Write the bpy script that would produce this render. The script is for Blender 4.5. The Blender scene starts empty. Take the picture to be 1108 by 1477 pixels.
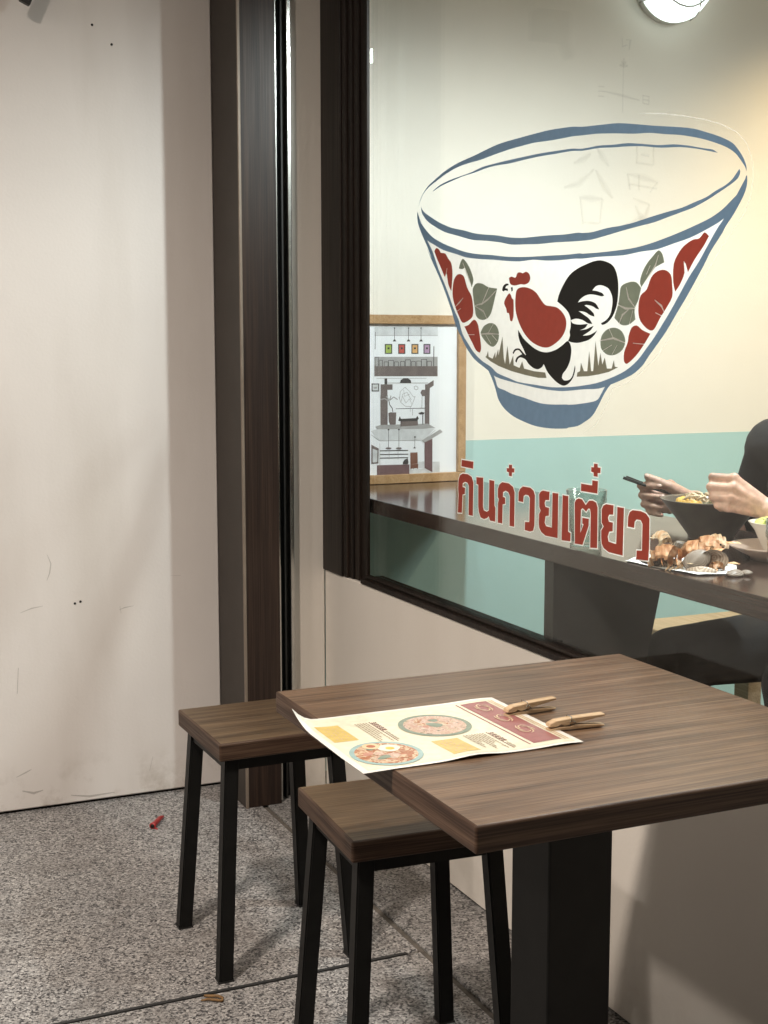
import bpy, bmesh, math, random
from mathutils import Vector, Matrix
from mathutils.geometry import tessellate_polygon

random.seed(7)
scene = bpy.context.scene
COL = scene.collection
R = math.radians

# ---------------------------------------------------------------- camera
cam_data = bpy.data.cameras.new('camera')
cam_data.sensor_fit = 'VERTICAL'
cam_data.sensor_height = 36.0
cam_data.lens = 36.0 * 1950 / 1477
cam_data.clip_start = 0.02
cam_data.clip_end = 500
cam = bpy.data.objects.new('camera', cam_data)
COL.objects.link(cam)
cam.location = (0, 0, 1.25)
cam.rotation_euler = (R(90 - 6.96), 0, R(-24.4))
scene.camera = cam

# ---------------------------------------------------------------- night sky
world = bpy.data.worlds.new('World')
scene.world = world
world.use_nodes = True
wn = world.node_tree.nodes
sky = wn.new('ShaderNodeTexSky')
sky.sky_type = 'NISHITA'
sky.sun_disc = False
sky.sun_elevation = R(-3)
sky.sun_rotation = R(200)
world.node_tree.links.new(sky.outputs[0], wn['Background'].inputs[0])
wn['Background'].inputs[1].default_value = 0.08

# ---------------------------------------------------------------- exposure
scene.view_settings.view_transform = 'Standard'
scene.view_settings.look = 'None'
scene.view_settings.exposure = 0.32
scene.view_settings.gamma = 1.0
scene.view_settings.use_curve_mapping = False

scene.cycles.transparent_max_bounces = 32

# lamp strengths (each lamp is built with its fixture further down)
ARCADE_KEY = 84.0        # ceiling downlight above the cafe table
ARCADE_FILL = 52.0       # unseen arcade lamps, added as fill to lift the shade
PENDANT = 80.0          # shaded pendants over the window counter
ROOM_FILL = 52.0              # unseen ceiling panel, added as fill deeper in the shop
WARM = 13.0              # warm spot near the end wall
# decal outlines: (y, z) metres on the window glass
ART = {
    'rim_back': [(2.9342, 1.5766), (2.9168, 1.5994), (2.8867, 1.6187), (2.8529, 1.6298), (2.7952, 1.6452), (2.7317, 1.6555), (2.6555, 1.6619), (2.6042, 1.6673), (2.5406, 1.6725), (2.4596, 1.673), (2.4079, 1.6729), (2.3456, 1.6721), (2.2625, 1.6667), (2.2251, 1.6613), (2.1646, 1.6561), (2.1065, 1.6506), (2.0457, 1.6398), (2.0018, 1.6312), (1.9409, 1.6206), (1.887, 1.61), (1.8478, 1.5979), (1.8139, 1.5863), (1.7849, 1.5735), (1.7683, 1.5599), (1.7557, 1.5458), (1.748, 1.5324), (1.7476, 1.5243), (1.7511, 1.5315), (1.7615, 1.5427), (1.776, 1.5559), (1.7967, 1.5674), (1.8218, 1.5771), (1.8559, 1.5881), (1.8864, 1.5962), (1.9221, 1.6043), (1.9681, 1.6123), (2.0109, 1.6201), (2.055, 1.6249), (2.1163, 1.634), (2.1749, 1.6415), (2.2246, 1.6455), (2.262, 1.6485), (2.3329, 1.6511), (2.4011, 1.6555), (2.4461, 1.6557), (2.4992, 1.6555), (2.5682, 1.6527), (2.6257, 1.6496), (2.6778, 1.6491), (2.7316, 1.6467), (2.7871, 1.6389), (2.8361, 1.628), (2.8782, 1.6178), (2.9082, 1.6041), (2.9255, 1.5871)],
    'rim_inner': [(2.8543, 1.608), (2.8195, 1.6171), (2.7708, 1.6227), (2.7234, 1.6253), (2.6699, 1.628), (2.6181, 1.6334), (2.5679, 1.6342), (2.5123, 1.6341), (2.4455, 1.6331), (2.3816, 1.6318), (2.3202, 1.629), (2.2612, 1.6257), (2.2238, 1.6209), (2.1687, 1.6193), (2.126, 1.6151), (2.0745, 1.6112), (2.0296, 1.6038), (1.9814, 1.5955), (1.9396, 1.5914), (1.899, 1.5839), (1.8638, 1.5756), (1.8339, 1.5691), (1.8202, 1.5622), (1.8508, 1.5698), (1.8768, 1.576), (1.9212, 1.5844), (1.9765, 1.5905), (2.0295, 1.5999), (2.0743, 1.6055), (2.1258, 1.6102), (2.1685, 1.6149), (2.2237, 1.617), (2.2611, 1.6214), (2.32, 1.6234), (2.3814, 1.6261), (2.4454, 1.6269), (2.4986, 1.6269), (2.5537, 1.6291), (2.5963, 1.6291), (2.6549, 1.6256), (2.7079, 1.6239), (2.7627, 1.6193), (2.8112, 1.6144), (2.8543, 1.6061)],
    'lip': [(2.9193, 1.5779), (2.9035, 1.5645), (2.869, 1.5503), (2.8185, 1.5321), (2.7614, 1.5167), (2.6984, 1.5057), (2.6526, 1.4963), (2.6009, 1.4897), (2.5507, 1.4843), (2.4951, 1.4759), (2.4416, 1.4714), (2.3899, 1.4702), (2.3399, 1.4688), (2.2856, 1.4664), (2.2333, 1.4662), (2.2187, 1.4645), (2.1852, 1.4635), (2.1366, 1.4671), (2.0998, 1.4677), (2.059, 1.4696), (2.0244, 1.473), (1.9907, 1.4766), (1.9486, 1.4804), (1.9124, 1.4833), (1.8772, 1.4894), (1.8473, 1.4944), (1.8224, 1.5024), (1.798, 1.5088), (1.7821, 1.5161), (1.7725, 1.5239), (1.7648, 1.5306), (1.7626, 1.5253), (1.7681, 1.5158), (1.7897, 1.5067), (1.8139, 1.4989), (1.8387, 1.491), (1.8769, 1.4814), (1.9165, 1.4756), (1.9529, 1.4706), (1.9903, 1.4655), (2.0339, 1.4625), (2.084, 1.4587), (2.1361, 1.4539), (2.1847, 1.4499), (2.2183, 1.4499), (2.2558, 1.451), (2.3151, 1.4535), (2.3768, 1.4546), (2.4281, 1.4574), (2.488, 1.4608), (2.5363, 1.4687), (2.6006, 1.4766), (2.6599, 1.4825), (2.7294, 1.4963), (2.7936, 1.5094), (2.8434, 1.5253), (2.8861, 1.5425), (2.9122, 1.5615)],
    'band': [(2.9386, 1.5683), (2.9323, 1.5576), (2.9164, 1.5393), (2.8858, 1.5182), (2.8516, 1.5008), (2.8015, 1.4844), (2.7528, 1.4721), (2.6977, 1.4596), (2.6369, 1.4506), (2.5783, 1.4453), (2.5148, 1.4381), (2.4538, 1.4335), (2.3952, 1.431), (2.3449, 1.4296), (2.2844, 1.4275), (2.2263, 1.427), (2.2175, 1.4256), (2.135, 1.4243), (2.0573, 1.4252), (2.0081, 1.429), (1.9607, 1.4355), (1.9151, 1.4431), (1.8712, 1.4517), (1.833, 1.4604), (1.8044, 1.4709), (1.7806, 1.4841), (1.7612, 1.4961), (1.7519, 1.5077), (1.7484, 1.5174), (1.7457, 1.5183), (1.7494, 1.4974), (1.7718, 1.4692), (1.7996, 1.4563), (1.8158, 1.4499), (1.8491, 1.4407), (1.8878, 1.4316), (1.9325, 1.4253), (1.9788, 1.4187), (2.0272, 1.4176), (2.0823, 1.4144), (2.1617, 1.4165), (2.2172, 1.4164), (2.2432, 1.4179), (2.302, 1.4182), (2.3509, 1.4204), (2.4014, 1.4249), (2.4536, 1.4246), (2.5077, 1.4286), (2.5638, 1.4342), (2.6293, 1.4397), (2.6898, 1.4467), (2.7367, 1.4567), (2.8013, 1.4698), (2.8515, 1.486), (2.8839, 1.4975), (2.9119, 1.5202), (2.9296, 1.5404)],
    'side': [(2.9386, 1.5683), (2.9366, 1.5448), (2.9162, 1.5167), (2.8856, 1.4845), (2.8596, 1.453), (2.8879, 1.481), (2.8639, 1.4536), (2.8091, 1.3961), (2.7593, 1.3335), (2.7404, 1.3028), (2.7108, 1.2724), (2.6816, 1.2457), (2.646, 1.2227), (2.5907, 1.2022), (2.5503, 1.1868), (2.4919, 1.1785), (2.4294, 1.1722), (2.3635, 1.1664), (2.2947, 1.1638), (2.2585, 1.1653), (2.2051, 1.1697), (2.1536, 1.1725), (2.1091, 1.182), (2.0475, 1.1998), (2.0157, 1.2163), (1.9982, 1.2324), (1.9767, 1.2508), (1.9471, 1.2766), (1.9186, 1.3068), (1.8946, 1.3314), (1.8751, 1.3531), (1.8484, 1.3839), (1.8298, 1.4072), (1.804, 1.4319), (1.7948, 1.443), (1.7793, 1.4571), (1.764, 1.4736), (1.751, 1.49), (1.7451, 1.5045), (1.7457, 1.5183), (1.7996, 1.4563), (1.8154, 1.4421), (1.8381, 1.4175), (1.8607, 1.392), (1.8879, 1.3661), (1.9116, 1.3395), (1.9358, 1.3123), (1.9606, 1.2871), (1.9817, 1.2665), (2.0034, 1.2482), (2.0299, 1.2268), (2.0666, 1.2075), (2.1144, 1.193), (2.1641, 1.1821), (2.2264, 1.1748), (2.2587, 1.1725), (2.2673, 1.172), (2.3231, 1.1705), (2.3813, 1.1735), (2.4542, 1.1778), (2.492, 1.1848), (2.5439, 1.1949), (2.5706, 1.2073), (2.6114, 1.2198), (2.6462, 1.2359), (2.6747, 1.2556), (2.7037, 1.279), (2.7222, 1.3092), (2.7483, 1.3366), (2.7862, 1.385), (2.8248, 1.4275), (2.8562, 1.4703), (2.8839, 1.4975)],
    'foot': [(2.5839, 1.2007), (2.5634, 1.1785), (2.5498, 1.1596), (2.5362, 1.1376), (2.5098, 1.1195), (2.4712, 1.1054), (2.4275, 1.0965), (2.3791, 1.0898), (2.3208, 1.0884), (2.2648, 1.0914), (2.2563, 1.0937), (2.224, 1.0984), (2.1978, 1.1083), (2.1723, 1.121), (2.1525, 1.1416), (2.138, 1.159), (2.1236, 1.1734), (2.1068, 1.1862), (2.1263, 1.1816), (2.1408, 1.1673), (2.1554, 1.1522), (2.1783, 1.1463), (2.2307, 1.14), (2.2576, 1.1381), (2.2663, 1.1383), (2.3222, 1.1362), (2.3685, 1.1375), (2.4287, 1.146), (2.4786, 1.1522), (2.5106, 1.1591), (2.54, 1.1646), (2.5502, 1.1788), (2.5624, 1.193)],
    'white_body': [(2.9163, 1.5356), (2.8515, 1.4934), (2.7368, 1.4621), (2.5639, 1.4393), (2.4015, 1.4281), (2.2433, 1.4219), (2.2173, 1.421), (2.0825, 1.4196), (1.979, 1.4229), (1.888, 1.4357), (1.816, 1.4538), (1.7683, 1.4791), (1.7481, 1.5098), (1.7794, 1.4597), (1.8116, 1.4301), (1.8564, 1.3844), (1.9111, 1.3294), (1.9685, 1.2664), (2.016, 1.2243), (2.057, 1.205), (2.1142, 1.1875), (2.1311, 1.1759), (2.1527, 1.1473), (2.2033, 1.1138), (2.2565, 1.0996), (2.265, 1.0973), (2.3793, 1.0974), (2.4714, 1.1116), (2.523, 1.1349), (2.5567, 1.1754), (2.5772, 1.1992), (2.6251, 1.2197), (2.6817, 1.2523), (2.7295, 1.306), (2.7708, 1.3574), (2.8482, 1.4493)],
    'comb': [(2.4943, 1.3848), (2.4972, 1.3931), (2.4862, 1.3953), (2.4698, 1.3924), (2.4619, 1.4016), (2.4485, 1.402), (2.4404, 1.3998), (2.4272, 1.4023), (2.414, 1.3972), (2.4101, 1.3878), (2.4162, 1.3802), (2.4319, 1.3768), (2.4479, 1.378), (2.4722, 1.3764), (2.4886, 1.3792)],
    'wattle': [(2.4965, 1.3611), (2.4881, 1.3575), (2.4836, 1.3506), (2.4769, 1.3464), (2.4761, 1.3139), (2.4814, 1.3032), (2.4897, 1.3047), (2.4955, 1.3197), (2.5039, 1.3213), (2.5069, 1.3296), (2.5155, 1.3393), (2.5156, 1.3448), (2.5085, 1.3528)],
    'body': [(2.4664, 1.3635), (2.4558, 1.3703), (2.4318, 1.3715), (2.4054, 1.3665), (2.3844, 1.3579), (2.3688, 1.3456), (2.3507, 1.3334), (2.3281, 1.3302), (2.3059, 1.327), (2.2862, 1.3176), (2.2728, 1.3047), (2.2709, 1.2895), (2.2801, 1.2743), (2.2991, 1.2617), (2.3259, 1.2514), (2.3484, 1.2488), (2.3765, 1.2528), (2.4053, 1.2621), (2.4321, 1.2783), (2.4513, 1.2973), (2.4654, 1.3191), (2.4697, 1.3407)],
    'beak': [(2.5257, 1.3684), (2.5219, 1.3765), (2.5108, 1.3815), (2.4997, 1.381), (2.498, 1.3782), (2.5079, 1.3767), (2.5123, 1.3725), (2.5011, 1.371), (2.501, 1.3661), (2.5133, 1.3679), (2.5189, 1.366)],
    'eye': [(2.4885, 1.373), (2.4814, 1.3735), (2.4801, 1.3667), (2.4855, 1.3642)],
    'legs': [(2.4564, 1.2852), (2.4482, 1.2784), (2.4345, 1.2676), (2.413, 1.2568), (2.3866, 1.2462), (2.3608, 1.2404), (2.3355, 1.2397), (2.3059, 1.245), (2.2819, 1.254), (2.2653, 1.2615), (2.2557, 1.2564), (2.2505, 1.2438), (2.2546, 1.2236), (2.2661, 1.2082), (2.2802, 1.1977), (2.2833, 1.19), (2.275, 1.185), (2.2559, 1.1867), (2.2443, 1.1958), (2.2369, 1.2149), (2.2353, 1.2086), (2.2396, 1.1959), (2.2487, 1.1856), (2.2627, 1.1776), (2.2795, 1.1747), (2.3016, 1.1806), (2.3242, 1.1917), (2.3395, 1.2019), (2.3525, 1.2161), (2.36, 1.2095), (2.3752, 1.2053), (2.3934, 1.2077), (2.412, 1.2154), (2.4255, 1.2247), (2.4443, 1.2286), (2.455, 1.2258), (2.4613, 1.2176), (2.4669, 1.2203), (2.4605, 1.2285), (2.4444, 1.234), (2.4391, 1.2353), (2.4527, 1.2434), (2.4663, 1.242), (2.4743, 1.2352), (2.4782, 1.2379), (2.4691, 1.2455), (2.4501, 1.2466), (2.4338, 1.2381), (2.423, 1.2327), (2.434, 1.2461), (2.4477, 1.2596), (2.4551, 1.2731)],
    'tail': [(2.3048, 1.3385), (2.2993, 1.3511), (2.2853, 1.3683), (2.2621, 1.3874), (2.2344, 1.3984), (2.2025, 1.4054), (2.1802, 1.409), (2.1555, 1.4098), (2.1319, 1.4051), (2.1146, 1.3982), (2.1036, 1.387), (2.0966, 1.3701), (2.095, 1.3488), (2.0992, 1.3252), (2.1112, 1.3064), (2.128, 1.2947), (2.1452, 1.2907), (2.1497, 1.2939), (2.1325, 1.2996), (2.1199, 1.309), (2.114, 1.3232), (2.1132, 1.3375), (2.1192, 1.3496), (2.1302, 1.3584), (2.1522, 1.3641), (2.1697, 1.3624), (2.1806, 1.3555), (2.165, 1.3537), (2.1473, 1.3494), (2.1406, 1.3444), (2.1493, 1.3435), (2.1692, 1.3466), (2.1871, 1.3484), (2.2051, 1.3466), (2.221, 1.3409), (2.23, 1.3345), (2.2139, 1.3363), (2.1912, 1.3363), (2.1686, 1.3308), (2.1559, 1.3195), (2.1661, 1.321), (2.1796, 1.3262), (2.2, 1.3292), (2.2068, 1.3282), (2.1907, 1.3216), (2.1747, 1.3126), (2.1723, 1.3065), (2.1858, 1.3092), (2.2041, 1.3157), (2.2272, 1.3183), (2.2085, 1.3109), (2.1901, 1.3031), (2.1785, 1.2931), (2.1943, 1.2946), (2.2128, 1.3011), (2.236, 1.304), (2.2547, 1.3013), (2.2474, 1.2954), (2.2263, 1.2926), (2.2034, 1.293), (2.1943, 1.2934), (2.2031, 1.2861), (2.2214, 1.2818), (2.1985, 1.2835), (2.185, 1.2871), (2.1739, 1.2894), (2.1848, 1.2809), (2.2118, 1.2713), (2.1891, 1.2723), (2.1713, 1.2771), (2.1616, 1.2812), (2.1711, 1.2722), (2.1888, 1.2637), (2.216, 1.2589), (2.2345, 1.2577), (2.2534, 1.2595), (2.2629, 1.2615), (2.2561, 1.2716), (2.2578, 1.2792), (2.2543, 1.2892), (2.2557, 1.3044), (2.2646, 1.3171), (2.2841, 1.329)],
    'grass_left': [(2.5968, 1.2284), (2.5909, 1.2318), (2.5852, 1.2417), (2.582, 1.229), (2.5644, 1.2249), (2.5531, 1.239), (2.5512, 1.2264), (2.5401, 1.246), (2.5387, 1.2321), (2.5225, 1.2722), (2.5158, 1.2267), (2.5099, 1.2143), (2.5007, 1.2529), (2.4904, 1.2132), (2.4759, 1.2324), (2.4738, 1.212), (2.4491, 1.2069), (2.4387, 1.2205), (2.4303, 1.2058), (2.3906, 1.2011), (2.347, 1.1992), (2.3416, 1.1883), (2.3748, 1.1881), (2.4273, 1.1929), (2.4818, 1.1996), (2.5382, 1.2098), (2.5731, 1.2192)],
    'grass_right': [(2.2301, 1.1931), (2.2281, 1.2012), (2.2188, 1.2038), (2.2161, 1.2202), (2.205, 1.2041), (2.1936, 1.2042), (2.1881, 1.2427), (2.18, 1.2045), (2.1733, 1.2046), (2.1672, 1.2611), (2.1558, 1.2147), (2.15, 1.2392), (2.1427, 1.2173), (2.1353, 1.2307), (2.1271, 1.2102), (2.112, 1.2104), (2.1049, 1.2261), (2.1015, 1.2141), (2.0908, 1.2131), (2.1204, 1.2042), (2.1552, 1.1987), (2.191, 1.1948)],
    'leaf1': [(2.7239, 1.424), (2.7168, 1.4368), (2.7047, 1.4444), (2.6846, 1.4334), (2.6667, 1.4161), (2.6545, 1.3961), (2.6626, 1.3801), (2.677, 1.4003), (2.6879, 1.4139), (2.6951, 1.4241), (2.7058, 1.4221)],
    'leaf2': [(2.657, 1.3766), (2.6419, 1.3874), (2.6144, 1.3863), (2.5873, 1.3778), (2.5476, 1.3731), (2.557, 1.3539), (2.5729, 1.3225), (2.5927, 1.3102), (2.6199, 1.309), (2.6407, 1.3176), (2.6479, 1.3373), (2.6553, 1.3603)],
    'leaf3': [(2.6194, 1.2815), (2.606, 1.2943), (2.5791, 1.301), (2.5526, 1.2967), (2.5378, 1.2807), (2.542, 1.2617), (2.5615, 1.2506), (2.585, 1.2555), (2.6123, 1.2717)],
    'petal1': [(2.8469, 1.4697), (2.8369, 1.4766), (2.8214, 1.4715), (2.8137, 1.4643), (2.7909, 1.4612), (2.7757, 1.4485), (2.7607, 1.4376), (2.7545, 1.4139), (2.7599, 1.3756), (2.775, 1.3913), (2.7828, 1.4152), (2.794, 1.409), (2.8094, 1.4267), (2.8327, 1.4518)],
    'petal2': [(2.7491, 1.3969), (2.7346, 1.4096), (2.7165, 1.4114), (2.6984, 1.4046), (2.6838, 1.381), (2.6623, 1.3605), (2.6549, 1.3375), (2.656, 1.3179), (2.6755, 1.3084), (2.704, 1.3039), (2.7224, 1.3192), (2.7447, 1.3465), (2.7539, 1.3703)],
    'petal3': [(2.6953, 1.2955), (2.6754, 1.2985), (2.651, 1.3096), (2.6335, 1.3012), (2.6263, 1.2848), (2.619, 1.262), (2.6167, 1.2458), (2.622, 1.2376), (2.6394, 1.2425), (2.6571, 1.2589), (2.675, 1.2754)],
    'leaf4': [(2.0284, 1.3647), (2.0222, 1.3802), (2.0092, 1.3952), (1.9919, 1.4072), (1.9755, 1.4165), (1.9635, 1.4093), (1.9577, 1.3949), (1.9736, 1.3907), (1.9844, 1.3874), (1.9952, 1.3789), (2.0082, 1.369), (2.0235, 1.3553)],
    'leaf5': [(2.0907, 1.3431), (2.0865, 1.3591), (2.0632, 1.3656), (2.0399, 1.3647), (2.0243, 1.354), (2.0318, 1.3332), (2.0427, 1.3175), (2.0396, 1.2989), (2.0603, 1.2898), (2.084, 1.2902), (2.1061, 1.3028), (2.0949, 1.327)],
    'leaf6': [(2.1505, 1.2592), (2.1445, 1.2731), (2.1274, 1.2826), (2.1031, 1.285), (2.0811, 1.278), (2.0696, 1.2617), (2.0775, 1.2454), (2.1013, 1.2358), (2.1258, 1.2357), (2.146, 1.2453)],
    'petal4': [(1.9306, 1.3605), (1.9306, 1.3909), (1.9147, 1.4113), (1.8986, 1.4215), (1.8785, 1.4281), (1.8624, 1.4289), (1.8489, 1.4377), (1.8368, 1.4307), (1.8499, 1.4158), (1.8729, 1.3951), (1.8904, 1.375), (1.8971, 1.389), (1.9023, 1.3931), (1.8998, 1.3742), (1.9122, 1.3547), (1.9244, 1.3438)],
    'petal5': [(2.0313, 1.3226), (2.0252, 1.3409), (2.0075, 1.3507), (1.9949, 1.371), (1.9776, 1.3806), (1.9559, 1.382), (1.9384, 1.3735), (1.9333, 1.3555), (1.9325, 1.3352), (1.9488, 1.3165), (1.9655, 1.3001), (1.9823, 1.2809), (1.9956, 1.2792), (2.014, 1.2878), (2.0282, 1.3013)],
    'petal6': [(2.0595, 1.2697), (2.0507, 1.2844), (2.0346, 1.2881), (2.0182, 1.28), (1.9931, 1.2731), (2.0126, 1.2535), (2.0348, 1.2348), (2.0623, 1.2198), (2.072, 1.2238), (2.0726, 1.24), (2.0615, 1.2589)],
}
LETTERS = {
    'vowel_bar': [(2.7033, 0.9969), (2.6472, 0.9966), (2.6483, 0.9812), (2.7045, 0.9819)],
    'ko_first': [(2.7204, 0.8749), (2.7173, 0.9166), (2.7198, 0.9292), (2.7178, 0.9509), (2.711, 0.9611), (2.6974, 0.9661), (2.6726, 0.9665), (2.6546, 0.9618), (2.6465, 0.9509), (2.6479, 0.8754), (2.6679, 0.8752), (2.6677, 0.9405), (2.6745, 0.9473), (2.6858, 0.9484), (2.6971, 0.9442), (2.6979, 0.9356), (2.6856, 0.9346), (2.6867, 0.9207), (2.6976, 0.9185), (2.7006, 0.8764)],
    'no': [(2.6326, 0.9637), (2.6014, 0.965), (2.6007, 0.9509), (2.6011, 0.9011), (2.5966, 0.8933), (2.5837, 0.8916), (2.574, 0.8957), (2.5732, 0.9627), (2.5514, 0.9626), (2.5491, 0.9087), (2.5448, 0.9051), (2.5454, 0.8743), (2.5685, 0.8741), (2.5751, 0.8832), (2.5814, 0.8784), (2.5963, 0.8742), (2.6114, 0.876), (2.6194, 0.8866), (2.6227, 0.8988), (2.6236, 0.9478), (2.6323, 0.9484)],
    'ko_second': [(2.5338, 0.8737), (2.5338, 0.9165), (2.5299, 0.925), (2.5349, 0.9286), (2.5345, 0.9469), (2.5285, 0.9566), (2.5163, 0.9628), (2.4881, 0.9629), (2.47, 0.957), (2.4626, 0.9458), (2.4629, 0.8731), (2.4828, 0.8727), (2.4826, 0.9359), (2.4896, 0.9442), (2.5018, 0.946), (2.5118, 0.942), (2.5128, 0.9318), (2.5026, 0.9308), (2.5024, 0.9178), (2.5133, 0.9156), (2.5144, 0.8739)],
    'tone_first': [(2.4881, 1.0026), (2.475, 1.0029), (2.4749, 0.9963), (2.465, 0.9962), (2.4656, 0.9882), (2.4747, 0.9874), (2.4756, 0.9788), (2.4876, 0.9793), (2.4878, 0.9863), (2.4966, 0.9876), (2.4976, 0.9945), (2.488, 0.9953)],
    'wo_first': [(2.4469, 0.9296), (2.4462, 0.9474), (2.4405, 0.9559), (2.429, 0.9619), (2.3985, 0.9622), (2.3852, 0.9573), (2.3793, 0.9482), (2.3803, 0.886), (2.3849, 0.8747), (2.398, 0.8711), (2.4191, 0.8719), (2.4184, 0.8889), (2.4012, 0.8903), (2.3998, 0.9403), (2.4056, 0.9455), (2.4171, 0.946), (2.4247, 0.9427), (2.4271, 0.9292)],
    'yo_first': [(2.3629, 0.892), (2.3623, 0.9113), (2.3563, 0.9193), (2.362, 0.9258), (2.3634, 0.9517), (2.3573, 0.958), (2.3482, 0.9612), (2.3228, 0.961), (2.3241, 0.9442), (2.3378, 0.9428), (2.3413, 0.9367), (2.3382, 0.929), (2.3237, 0.9281), (2.3243, 0.9128), (2.3369, 0.91), (2.3402, 0.8966), (2.3342, 0.89), (2.3118, 0.8895), (2.3116, 0.9602), (2.2897, 0.9609), (2.2899, 0.8714), (2.3366, 0.8705), (2.3532, 0.8758), (2.3608, 0.8835)],
    'vowel_e': [(2.2734, 0.9593), (2.2524, 0.9594), (2.251, 0.8892), (2.2418, 0.8874), (2.242, 0.8709), (2.2745, 0.8692)],
    'to': [(2.226, 0.8716), (2.2292, 0.949), (2.224, 0.9554), (2.2151, 0.9587), (2.2027, 0.958), (2.19, 0.9483), (2.1781, 0.9582), (2.166, 0.9595), (2.1539, 0.9569), (2.1485, 0.9479), (2.1475, 0.8704), (2.1716, 0.8681), (2.1721, 0.9338), (2.1752, 0.9431), (2.1811, 0.9425), (2.1879, 0.9359), (2.2004, 0.9413), (2.2063, 0.9378), (2.207, 0.8927), (2.1958, 0.9107), (2.2011, 0.911), (2.2008, 0.9228), (2.178, 0.9231), (2.1782, 0.9099), (2.1987, 0.8699), (2.2274, 0.8689)],
    'vowel_ii': [(2.2072, 0.9883), (2.1687, 0.9883), (2.1684, 0.998), (2.1492, 0.9983), (2.1504, 0.9744), (2.2074, 0.9741)],
    'tone_second': [(2.164, 1.0304), (2.1513, 1.0304), (2.1511, 1.0242), (2.1409, 1.0241), (2.1416, 1.0142), (2.1507, 1.0134), (2.1505, 1.0064), (2.1642, 1.0065), (2.1644, 1.0132), (2.1731, 1.0144), (2.1727, 1.023), (2.1637, 1.0232)],
    'yo_second': [(2.1346, 0.8923), (2.1351, 0.9056), (2.127, 0.9146), (2.134, 0.921), (2.1348, 0.9456), (2.13, 0.9537), (2.1201, 0.9576), (2.0953, 0.9578), (2.0963, 0.9404), (2.1095, 0.939), (2.1132, 0.9329), (2.11, 0.9257), (2.0967, 0.9254), (2.0968, 0.9094), (2.1083, 0.907), (2.113, 0.8969), (2.1093, 0.8879), (2.0845, 0.8865), (2.0832, 0.9565), (2.0618, 0.9564), (2.0627, 0.868), (2.1086, 0.8681), (2.1255, 0.8734), (2.1326, 0.8811)],
    'wo_second': [(2.0488, 0.9237), (2.0479, 0.9422), (2.0435, 0.951), (2.0342, 0.9557), (2.0094, 0.9566), (1.9924, 0.954), (1.9821, 0.9461), (1.9812, 0.8939), (1.983, 0.8702), (2.0199, 0.8676), (2.0189, 0.8837), (2.0029, 0.8855), (2.0029, 0.9338), (2.0087, 0.9403), (2.0211, 0.9402), (2.0272, 0.9354), (2.0283, 0.9238)],
}
VEINS = [[(2.6445, 1.3404), (2.6136, 1.3428), (2.5868, 1.3516), (2.5508, 1.3694)], [(2.6137, 1.3435), (2.5971, 1.3616), (2.582, 1.3785)], [(2.6445, 1.3388), (2.6066, 1.3265), (2.5893, 1.3085)], [(2.6193, 1.2776), (2.5854, 1.2789), (2.5358, 1.2766)], [(2.5854, 1.2789), (2.5625, 1.2985)], [(2.5955, 1.2764), (2.5716, 1.257)], [(2.5687, 1.2762), (2.5453, 1.2633)], [(2.7046, 1.4361), (2.6807, 1.407), (2.6627, 1.3834)], [(2.7013, 1.3585), (2.7192, 1.3491), (2.7395, 1.3397)], [(2.7117, 1.3356), (2.7335, 1.3288)], [(2.6786, 1.2771), (2.6469, 1.2769)], [(2.7807, 1.4279), (2.7865, 1.412), (2.794, 1.4056)], [(1.9743, 1.4087), (1.9824, 1.3911), (2.0168, 1.3589)], [(1.9979, 1.392), (2.0085, 1.3769)], [(2.0699, 1.3571), (2.0621, 1.3368), (2.0395, 1.3188)], [(2.0974, 1.3271), (2.0708, 1.3191), (2.0381, 1.3182)], [(2.0912, 1.2903), (2.0799, 1.3077), (2.0613, 1.3167)], [(2.0579, 1.2898), (2.0472, 1.315)], [(2.1526, 1.2615), (2.1072, 1.2659), (2.0694, 1.2573)], [(2.1226, 1.2839), (2.1072, 1.2659)], [(2.142, 1.2431), (2.1117, 1.2536)], [(2.111, 1.2358), (2.0947, 1.2536)], [(1.9822, 1.3316), (1.962, 1.3207), (1.9528, 1.3089)], [(1.9791, 1.3095), (1.9591, 1.3031)], [(2.045, 1.2567), (2.0104, 1.2548)], [(1.9015, 1.3938), (1.8987, 1.3766)]]
FILM_EDGE = [[(2.0415, 1.6578), (1.9789, 1.6483), (1.9145, 1.6346), (1.8616, 1.6214), (1.8149, 1.6069), (1.7736, 1.5883), (1.749, 1.5674), (1.7341, 1.5406), (1.7306, 1.5104), (1.7352, 1.4859), (1.7477, 1.462), (1.8067, 1.4081), (1.8475, 1.3643), (1.8858, 1.3186), (1.9258, 1.2789), (1.9673, 1.2378), (2.0109, 1.2084), (2.0563, 1.1861), (2.1088, 1.1738), (2.1179, 1.1541), (2.1369, 1.1282), (2.1614, 1.1045), (2.2023, 1.0851)]]
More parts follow.
